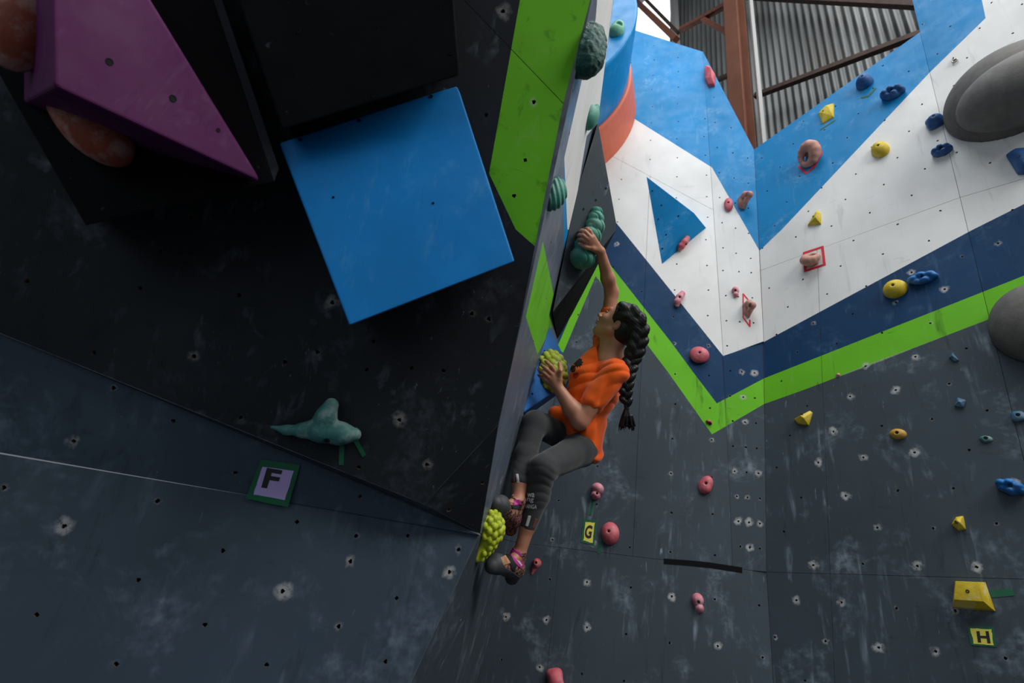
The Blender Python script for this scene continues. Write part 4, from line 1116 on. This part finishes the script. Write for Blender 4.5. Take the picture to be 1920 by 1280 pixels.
head += [rc(H(-.022, 0, -.055), nb_, .047, .050, .025), rc(H(.028, 0, -.09), J(1128, 672, 3.57), .022, .02, .025)]
# trunk and limbs (continuous; most of it is covered by clothes)
shL, shR = J(1150, 704, 3.47), J(1136, 646, 3.77); elL, wrL = J(1087, 789, 3.42), J(1047, 728, 3.46)
elR, wrR = J(1147, 548, 3.80), J(1126, 471, 3.66)
hipL, knL, anL = J(1088, 842, 3.50), J(1019, 877, 3.20), J(973, 1040, 3.15)
hipR, knR, anR = J(1068, 820, 3.72), J(1003, 793, 3.44), J(971, 940, 3.14)
cfL, cfR = J(1008, 928, 3.20), J(986, 852, 3.32); hmL, hmR = J(990, 984, 3.18), J(974.5, 901, 3.20)
trunk = [rc(nb_, J(1118, 735, 3.61), .055, .088, .03), rc(J(1118, 735, 3.61), J(1083, 830, 3.61), .085, .08, .03), rc(nb_, shL, .05, .045, .03), rc(nb_, shR, .05, .045, .03),
         rc(J(1083, 830, 3.61), hipL, .08, .07, .03), rc(J(1083, 830, 3.61), hipR, .08, .07, .03)]
fmL = elL + (wrL - elL) * .38; fmR = elR + (wrR - elR) * .35
arms = chain([shL, elL], [.047, .040], .02) + chain([elL, fmL, wrL], [.038, .0385, .0265], .02) + chain([shR, elR], [.045, .0335], .02) + chain([elR, fmR, wrR], [.033, .0335, .0225], .02)
legs = chain([hipL, knL], [.07, .052], .02) + chain([knL, cfL, hmL, anL], [.048, .044, .032, .026], .02) + chain([hipR, knR], [.07, .05], .02) + chain([knR, cfR, hmR, anR], [.048, .042, .031, .026], .02)
legs += [rc(anL, J(945, 1062, 3.03), .025, .02, .02), rc(anR, J(940, 955, 3.03), .025, .02, .02)]
def finger(pts, r): return chain([J(*p) for p in pts], r, .0035)
hands = []
def hand(wr, fingers, thumb, d_palm):
    for f in fingers:
        hands.append(rc(wr, J(*f[0]), .017, .0125, .010)); 
    for f in fingers: hands.extend(finger(f, [.0112, .0098, .0088, .0074][:len(f)]))
    hands.append(rc(wr, J(*thumb[0]), .017, .014, .010)); hands.extend(finger(thumb, [.0125, .0108, .0088]))
hand(wrL, [[(1041, 698, 3.46), (1033, 686, 3.43), (1027, 680, 3.46), (1023, 677, 3.53)], [(1035, 702, 3.45), (1025, 692, 3.42), (1019, 687, 3.46), (1015, 684, 3.54)],
           [(1030, 708, 3.45), (1020, 699, 3.42), (1014, 695, 3.47), (1010, 693, 3.55)], [(1028, 716, 3.46), (1019, 708, 3.44), (1014, 705, 3.48), (1010, 703, 3.55)]],
     [(1049, 711, 3.45), (1051, 695, 3.44), (1049, 681, 3.49)], 3.46)
hand(wrR, [[(1112, 444, 3.60), (1106, 433, 3.59), (1102, 429, 3.64), (1099, 428, 3.70)], [(1108, 446, 3.59), (1097, 434, 3.58), (1091, 432, 3.63), (1087, 433, 3.70)],
           [(1104, 450, 3.59), (1093, 441, 3.58), (1087, 440, 3.63), (1083, 442, 3.70)], [(1103, 456, 3.60), (1092, 449, 3.59), (1087, 449, 3.64), (1083, 451, 3.70)]],
     [(1111, 466, 3.61), (1098, 463, 3.60), (1086, 457, 3.63)], 3.6)
body = sdf_mesh('person', trunk + arms + legs + hands + head, .0034, [M_SKIN], relax=1)
person = link('person', body, loc=tuple(J(1083, 830, 3.61)))
tag(person, 'climber with a long black braid, orange t-shirt and charcoal leggings, hanging from two holds', 'person')
PLOC = tuple(J(1083, 830, 3.61))
def wear(name, prims, h, mats, post=None, bounds=None, parent=None, relax=1, label=None):
    o = link(name, sdf_mesh(name, prims, h, mats, post, bounds, relax), parent or person, loc=PLOC)
    if label: o['label'] = label
    return o
# eyes, brows, lips
for s in (1, -1):
    e = wear('eye', [hel((.078, s * .030, -.021), (.0115, .0125, .0085))], .0016, [M_EYEW])
    wear('iris', [hel((.0862, s * .0335, -.0195), (.0050, .0072, .0068))], .0012, [M_EYED], parent=e)
    wear('lashes', [rc(H(.0885, s * .020, -.0160), H(.0905, s * .031, -.0125), .0014, .0019, .001), rc(H(.0905, s * .031, -.0125), H(.0800, s * .0455, -.0175), .0019, .0013, .001)], .0010, [M_BROWH], parent=e)
    wear('upper_lid', [hel((.0815, s * .031, -.0155), (.0105, .0155, .0042))], .0014, [M_SKIN], parent=e)
    wear('eyebrow', [rc(H(.0905, s * .014, .004), H(.086, s * .030, .009), .0036, .0042, .002), rc(H(.086, s * .030, .009), H(.069, s * .048, .003), .0042, .0022, .002)], .0013, [M_BROWH])
wear('lips', [hel((.0940, 0, -.0795), (.0108, .0205, .0056), .002), hel((.0900, 0, -.0905), (.0108, .0178, .0062), .002), hel((.103, 0, -.0850), (.009, .021, .0014), .002, 'sub')], .0014, [M_LIP])
# t-shirt
shirt = [rc(J(1143, 690, 3.60), J(1120, 730, 3.61), .070, .104, .04), rc(J(1120, 730, 3.61), J(1098, 775, 3.60), .102, .090, .04), rc(J(1098, 775, 3.60), J(1088, 812, 3.60), .088, .086, .04),
         rc(J(1085, 770, 3.58), J(1048, 778, 3.56), .06, .045, .04), rc(J(1112, 800, 3.60), J(1110, 842, 3.60), .058, .056, .025), rc(J(1098, 800, 3.52), J(1109, 846, 3.52), .062, .057, .03), rc(J(1118, 664, 3.62), J(1095, 700, 3.6), .045, .062, .04), rc(J(1095, 704, 3.6), J(1084, 765, 3.58), .061, .068, .04),
         rc(J(1143, 686, 3.60), J(1154, 700, 3.48), .055, .064, .03), rc(J(1154, 700, 3.48), J(1112, 752, 3.45), .064, .056, .02),
         rc(J(1140, 680, 3.62), J(1135, 640, 3.75), .06, .058, .03), rc(J(1135, 640, 3.75), J(1144, 588, 3.79), .056, .046, .02),
         rc(J(1104, 766, 3.44), J(1080, 800, 3.43), .044, .046, .008, 'sub'), rc(J(1146, 574, 3.79), J(1147, 545, 3.8), .038, .04, .006, 'sub'),
         rc(J(1139, 664, 3.57), H(.02, 0, -.07), .049, .056, .008, 'sub')]
ta = unit(J(1143, 690, 3.6) - J(1088, 820, 3.6)); tb = unit(np.cross(ta, _f)); tc_ = np.cross(ta, tb)
def folds(p, d):
    a, b_, c_ = (p - J(1110, 745, 3.6)) @ ta, (p - J(1110, 745, 3.6)) @ tb, (p - J(1110, 745, 3.6)) @ tc_
    w1 = np.sin(85 * (a * .55 + b_) + 2.2 * np.sin(28 * a + 1) + 1.5 * np.sin(31 * b_))
    w2 = np.sin(60 * (b_ * 1.0 - a * .25) + 2.0 * np.sin(20 * a + 12 * c_))
    lo = np.clip((-.02 - a) / .12, 0, 1)
    q = p - J(1110, 716, 3.47); rr = np.linalg.norm(q, axis=1)
    pucker = np.exp(-(rr / .055) ** 2) * np.sin(np.arctan2(q @ tb, q @ ta) * 7)
    ridge = lambda v: 1 - 2 * np.abs(v) ** .7
    w3 = ridge(np.sin(38 * (b_ * .8 + a * .7) + 2.4 * np.sin(14 * a - 18 * c_) + 1))
    return d + .0030 * w1 * (.45 + lo) + .0052 * w2 * lo + .0030 * w3 + .0 * pucker + .0015 * wob(p, 70, 2)
ts = wear('t_shirt', shirt, .0042, [M_SHIRT], folds)
ts['label'] = 'loose orange short-sleeved t-shirt with a dark chest print'
# leggings
legg = chain([hipL, knL], [.078, .060], .03) + chain([knL, cfL, hmL], [.055, .051, .0385], .02) + chain([hipR, knR], [.078, .058], .012) + chain([knR, cfR, hmR], [.055, .048, .0375], .02) + \
    [rc(J(1084, 826, 3.61), hipL, .078, .075, .03), rc(J(1084, 826, 3.61), hipR, .078, .075, .012)]
legg += [rc(hmL + (anL - hmL) * .16, anL, .033, .033, .004, 'sub'), rc(hmR + (anR - hmR) * .25, anR, .032, .033, .004, 'sub')]
lax = unit(hmL - knL)
def leg_folds(p, d):
    t = (p - knL) @ lax; near = np.exp(-((np.linalg.norm(p - (knL + lax * .06), axis=1)) / .085) ** 2)
    t2 = (p - hipL) @ unit(knL - hipL)
    return d + .0036 * near * (1 - 2 * np.abs(np.sin(88 * t + 1.2 * np.sin(40 * (p @ _r)))) ** .7) + .0012 * wob(p, 45, 1) + .0016 * np.sin(90 * t2 + 2 * np.sin(25 * (p @ _u))) * np.exp(-(np.linalg.norm(p - hipL, axis=1) / .12) ** 2)
lg = wear('leggings', legg, .0038, [M_LEGG], leg_folds)
# decals: thin shells that follow the cloth inside an outline given on the garment
def pxy(p):
    c = (p - CAM) @ MW; return 960 + FPX * c[:, 0] / c[:, 2], 640 - FPX * c[:, 1] / c[:, 2], c[:, 2]
def poly_sd(x, y, poly):
    d = np.full(x.shape, 1e9); inside = np.zeros(x.shape, bool); n = len(poly)
    for i in range(n):
        ax, ay = poly[i]; bx, by = poly[(i + 1) % n]
        ex, ey = bx - ax, by - ay; t = np.clip(((x - ax) * ex + (y - ay) * ey) / (ex * ex + ey * ey + 1e-12), 0, 1)
        d = np.minimum(d, np.hypot(x - ax - t * ex, y - ay - t * ey))
        c = ((ay > y) != (by > y)) & (x < (bx - ax) * (y - ay) / (by - ay + 1e-12) + ax); inside ^= c
    return np.where(inside, -d, d)
def decal(name, prims, fold, poly, d0, mat, parent, lift=.0009, h=.0013, dd=.16):
    x0, x1 = min(p[0] for p in poly) - 2, max(p[0] for p in poly) + 2; y0, y1 = min(p[1] for p in poly) - 2, max(p[1] for p in poly) + 2
    cs = np.array([P(x, y, d) for x in (x0, x1) for y in (y0, y1) for d in (d0 - dd, d0 + dd)])
    def post(p, d):
        if fold is not None: d = fold(p, d)
        x, y, z = pxy(p); s = z / FPX
        return np.maximum(np.maximum(d - lift, poly_sd(x, y, poly) * s), z - (d0 + dd * .9) * DS)
    V, F = sdf_arrays(prims, h, post, (cs.min(0) - .004, cs.max(0) + .004))
    if len(V) == 0: return None
    return link(name, np_mesh(name, V, np.asarray(F), [mat]), parent, loc=PLOC)
spk = []
for i in range(22):
    a = 2 * math.pi * i / 22; r = 10.5 if i % 2 == 0 else 7.4; spk.append((1084 + r * math.cos(a) * .95, 679 + r * math.sin(a) * 1.05))
decal('chest_print', shirt, folds, spk, 3.45, M_PRINTK, ts)
decal('chest_print', shirt, folds, [(1074 + 5.5 * math.cos(a * .5236), 691 + 7 * math.sin(a * .5236)) for a in range(12)], 3.45, M_PRINTK, ts)
decal('chest_print', shirt, folds, [(1075, 699), (1083, 697), (1087, 703), (1080, 709), (1074, 708)], 3.45, M_PRINTR, ts)
decal('cuff_stripe', legg, leg_folds, [(990, 966), (996, 967), (990, 987), (985, 985)], 3.08, M_PRINTW, lg)
decal('cuff_stripe', legg, leg_folds, [(1003, 971), (1008, 973), (1002, 991), (997, 989)], 3.12, M_BROWN, lg)
decal('cuff_stripe', legg, leg_folds, [(967, 888), (972, 888), (974, 905), (969, 905)], 3.12, M_PRINTW, lg)
decal('cuff_stripe', legg, leg_folds, [(961, 889), (965, 889), (966, 905), (962, 905)], 3.12, M_BROWN, lg)
bvh_l = BVHTree.FromPolygons([v.co.copy() for v in lg.data.vertices], [tuple(p.vertices) for p in lg.data.polygons])
off_l = Vector(PLOC)
def leg_text(s, quad, bold):
    v, f = text_mesh(s, bold); out = []
    for a, b_ in v:
        q = bil(quad, a, b_); r = Vector(ray(*q)).normalized()
        hit_, n_, _, _ = bvh_l.ray_cast(Vector(CAM) - off_l, r)
        out.append((np.array(hit_) + PLOC - np.array(r) * .0018) if hit_ is not None else P(q[0], q[1], 3.1))
    link('lettering', mesh('lettering', out, f, [M_PRINTW]), lg, loc=PLOC)
leg_text('wa', [(989, 924), (1002, 924), (1002, 932), (988, 932)], .02)
leg_text('ng', [(988, 933), (1001, 934), (1000, 943), (987, 942)], .02)
leg_text('WANGA', [(981, 944), (1007, 946), (1006, 954), (980, 952)], .015)
# climbing shoes
def shoe(ankle, heel, heel2, mid, toe, tip, rub_poly, decs, lab):
    pr = [rc(ankle, heel, .034, .033, .02), rc(heel, heel2, .033, .028, .02), rc(heel, mid, .036, .037, .02), rc(mid, toe, .037, .036, .02), rc(toe, tip, .036, .027, .015), rc(ankle + (ankle - heel) * .35, ankle + (ankle - heel) * 1.2, .0285, .03, .004, 'sub')]
    s = wear('climbing_shoe', pr, .003, [M_UPPER]); s['label'] = lab
    d0 = proj(toe)[2] / DS
    decal('rubber_rand', pr, None, rub_poly, d0 + .05, M_RUB, s, .0022, .0022, .5)
    for nm, poly, mt, lf in decs: decal(nm, pr, None, poly, d0, mt, s, lf, .0015, .22)
    return s
shoe(J(973, 1037, 3.15), J(966, 1066, 3.16), J(960, 1082, 3.19), J(951, 1060, 3.08), J(931, 1057, 2.97), J(922, 1061, 2.94),
     [(895, 1030), (943, 1036), (946, 1062), (962, 1072), (975, 1082), (970, 1110), (900, 1110)],
     [('strap', [(961, 1026), (974, 1025), (978, 1044), (966, 1039)], M_STRAP, .0022), ('strap', [(954, 1034), (961, 1030), (983, 1059), (977, 1066), (968, 1058)], M_STRAP, .0028),
      ('strap_edge', [(965, 1044), (968, 1043), (980, 1059), (977, 1062)], M_STRAPW, .0042), ('strap', [(948, 1037), (954, 1034), (968, 1058), (966, 1072), (961, 1070)], M_STRAPK, .0026),
      ('side_patch', [(938, 1045), (948, 1040), (958, 1055), (944, 1060)], M_PATCH, .003)], 'grey-toed climbing shoe with magenta straps, dangling free')
shoe(J(971, 938, 3.13), J(960, 972, 3.16), J(957, 992, 3.2), J(953, 960, 3.08), J(938, 947, 3.0), J(930, 944, 2.96),
     [(900, 900), (952, 926), (958, 955), (946, 962), (948, 975), (905, 975)],
     [('strap', [(961, 937), (975, 936), (978, 946), (964, 947)], M_STRAP, .0024), ('strap', [(958, 946), (975, 948), (977, 955), (962, 954)], M_STRAPK, .0028)], 'dark-toed climbing shoe standing on the lime cone hold')
# hair: cap, French braid over the back of the head, hanging plait and tail
cap = [hel((-.010, 0, .011), (.105, .083, .094), .012), hel((-.042, 0, -.022), (.070, .080, .082), .02),
       hel((.118, 0, -.060), (.098, .14, .118), .010, 'sub'), hel((.060, .085, -.10), (.075, .05, .085), .008, 'sub'), hel((.060, -.085, -.10), (.075, .05, .085), .008, 'sub'), hel((-.008, .082, -.046), (.022, .02, .034), .006, 'sub')]
path = [(1160, 583, 3.53), (1177, 584, 3.49), (1191, 594, 3.48), (1199, 610, 3.48), (1199, 629, 3.48), (1194, 648, 3.48), (1187, 666, 3.48)]
hang = [(1188, 663, 3.49), (1182, 680, 3.48), (1177, 697, 3.46), (1175, 713, 3.45), (1173, 729, 3.45), (1173, 744, 3.45), (1175, 760, 3.45)]
pr = list(cap)
def plait(pts, r0, r1, k):
    out = []
    for i in range(len(pts) - 1):
        a, b_ = J(*pts[i]), J(*pts[i + 1]); d = unit(b_ - a); sd = unit(np.cross(d, _f)); t = i / max(1, len(pts) - 2); r = r0 + (r1 - r0) * t
        for s in (-1, 1):
            ax1 = unit(d * .88 - sd * s * .62); ax2 = unit(sd * s * .88 + d * .62); ax3 = np.cross(ax1, ax2); ax2 = np.cross(ax3, ax1)
            out.append(el((a + b_) / 2 + sd * s * r * .48 + d * s * r * .25, (r * 1.15, r * .64, r * .80), np.array([ax1, ax2, ax3]), k))
    return out
def strands(p, d): return d + .0005 * np.sin(560 * (p @ unit(hz * .9 - hx * .25 + hy * .3)) + 3 * np.sin(40 * (p @ hx))) 
pr += plait(path, .036, .038, .012)
ha = wear('hair', pr, .0030, [M_HAIR], strands); ha['label'] = 'black hair plaited close along the back of the head'
br = wear('braid', plait(hang, .035, .024, .003), .0024, [M_HAIR], parent=ha, post=lambda p, d: d + .0008 * np.sin(600 * (p @ (_r + .6 * _u))))
wear('hair_tie', [rc(J(1174.5, 759, 3.45), J(1175.5, 765, 3.45), .0125, .012, .003)], .0018, [M_TIE], parent=ha)
tail = []
for i in range(30):
    a = random.uniform(-1, 1); z = random.uniform(-.03, .03); L = random.uniform(800, 812)
    tail += chain([J(1175 + a * 1.5, 763, 3.45), J(1176 + a * 9, 780, 3.45 + z * .6), J(1176 + a * 15, 797, 3.45 + z), J(1176 + a * 16 + random.uniform(-2, 2), L, 3.45 + z)], [.0055, .0068, .0042, .0006], .002)
wear('braid_tail', tail, .0020, [M_HAIR], parent=ha)
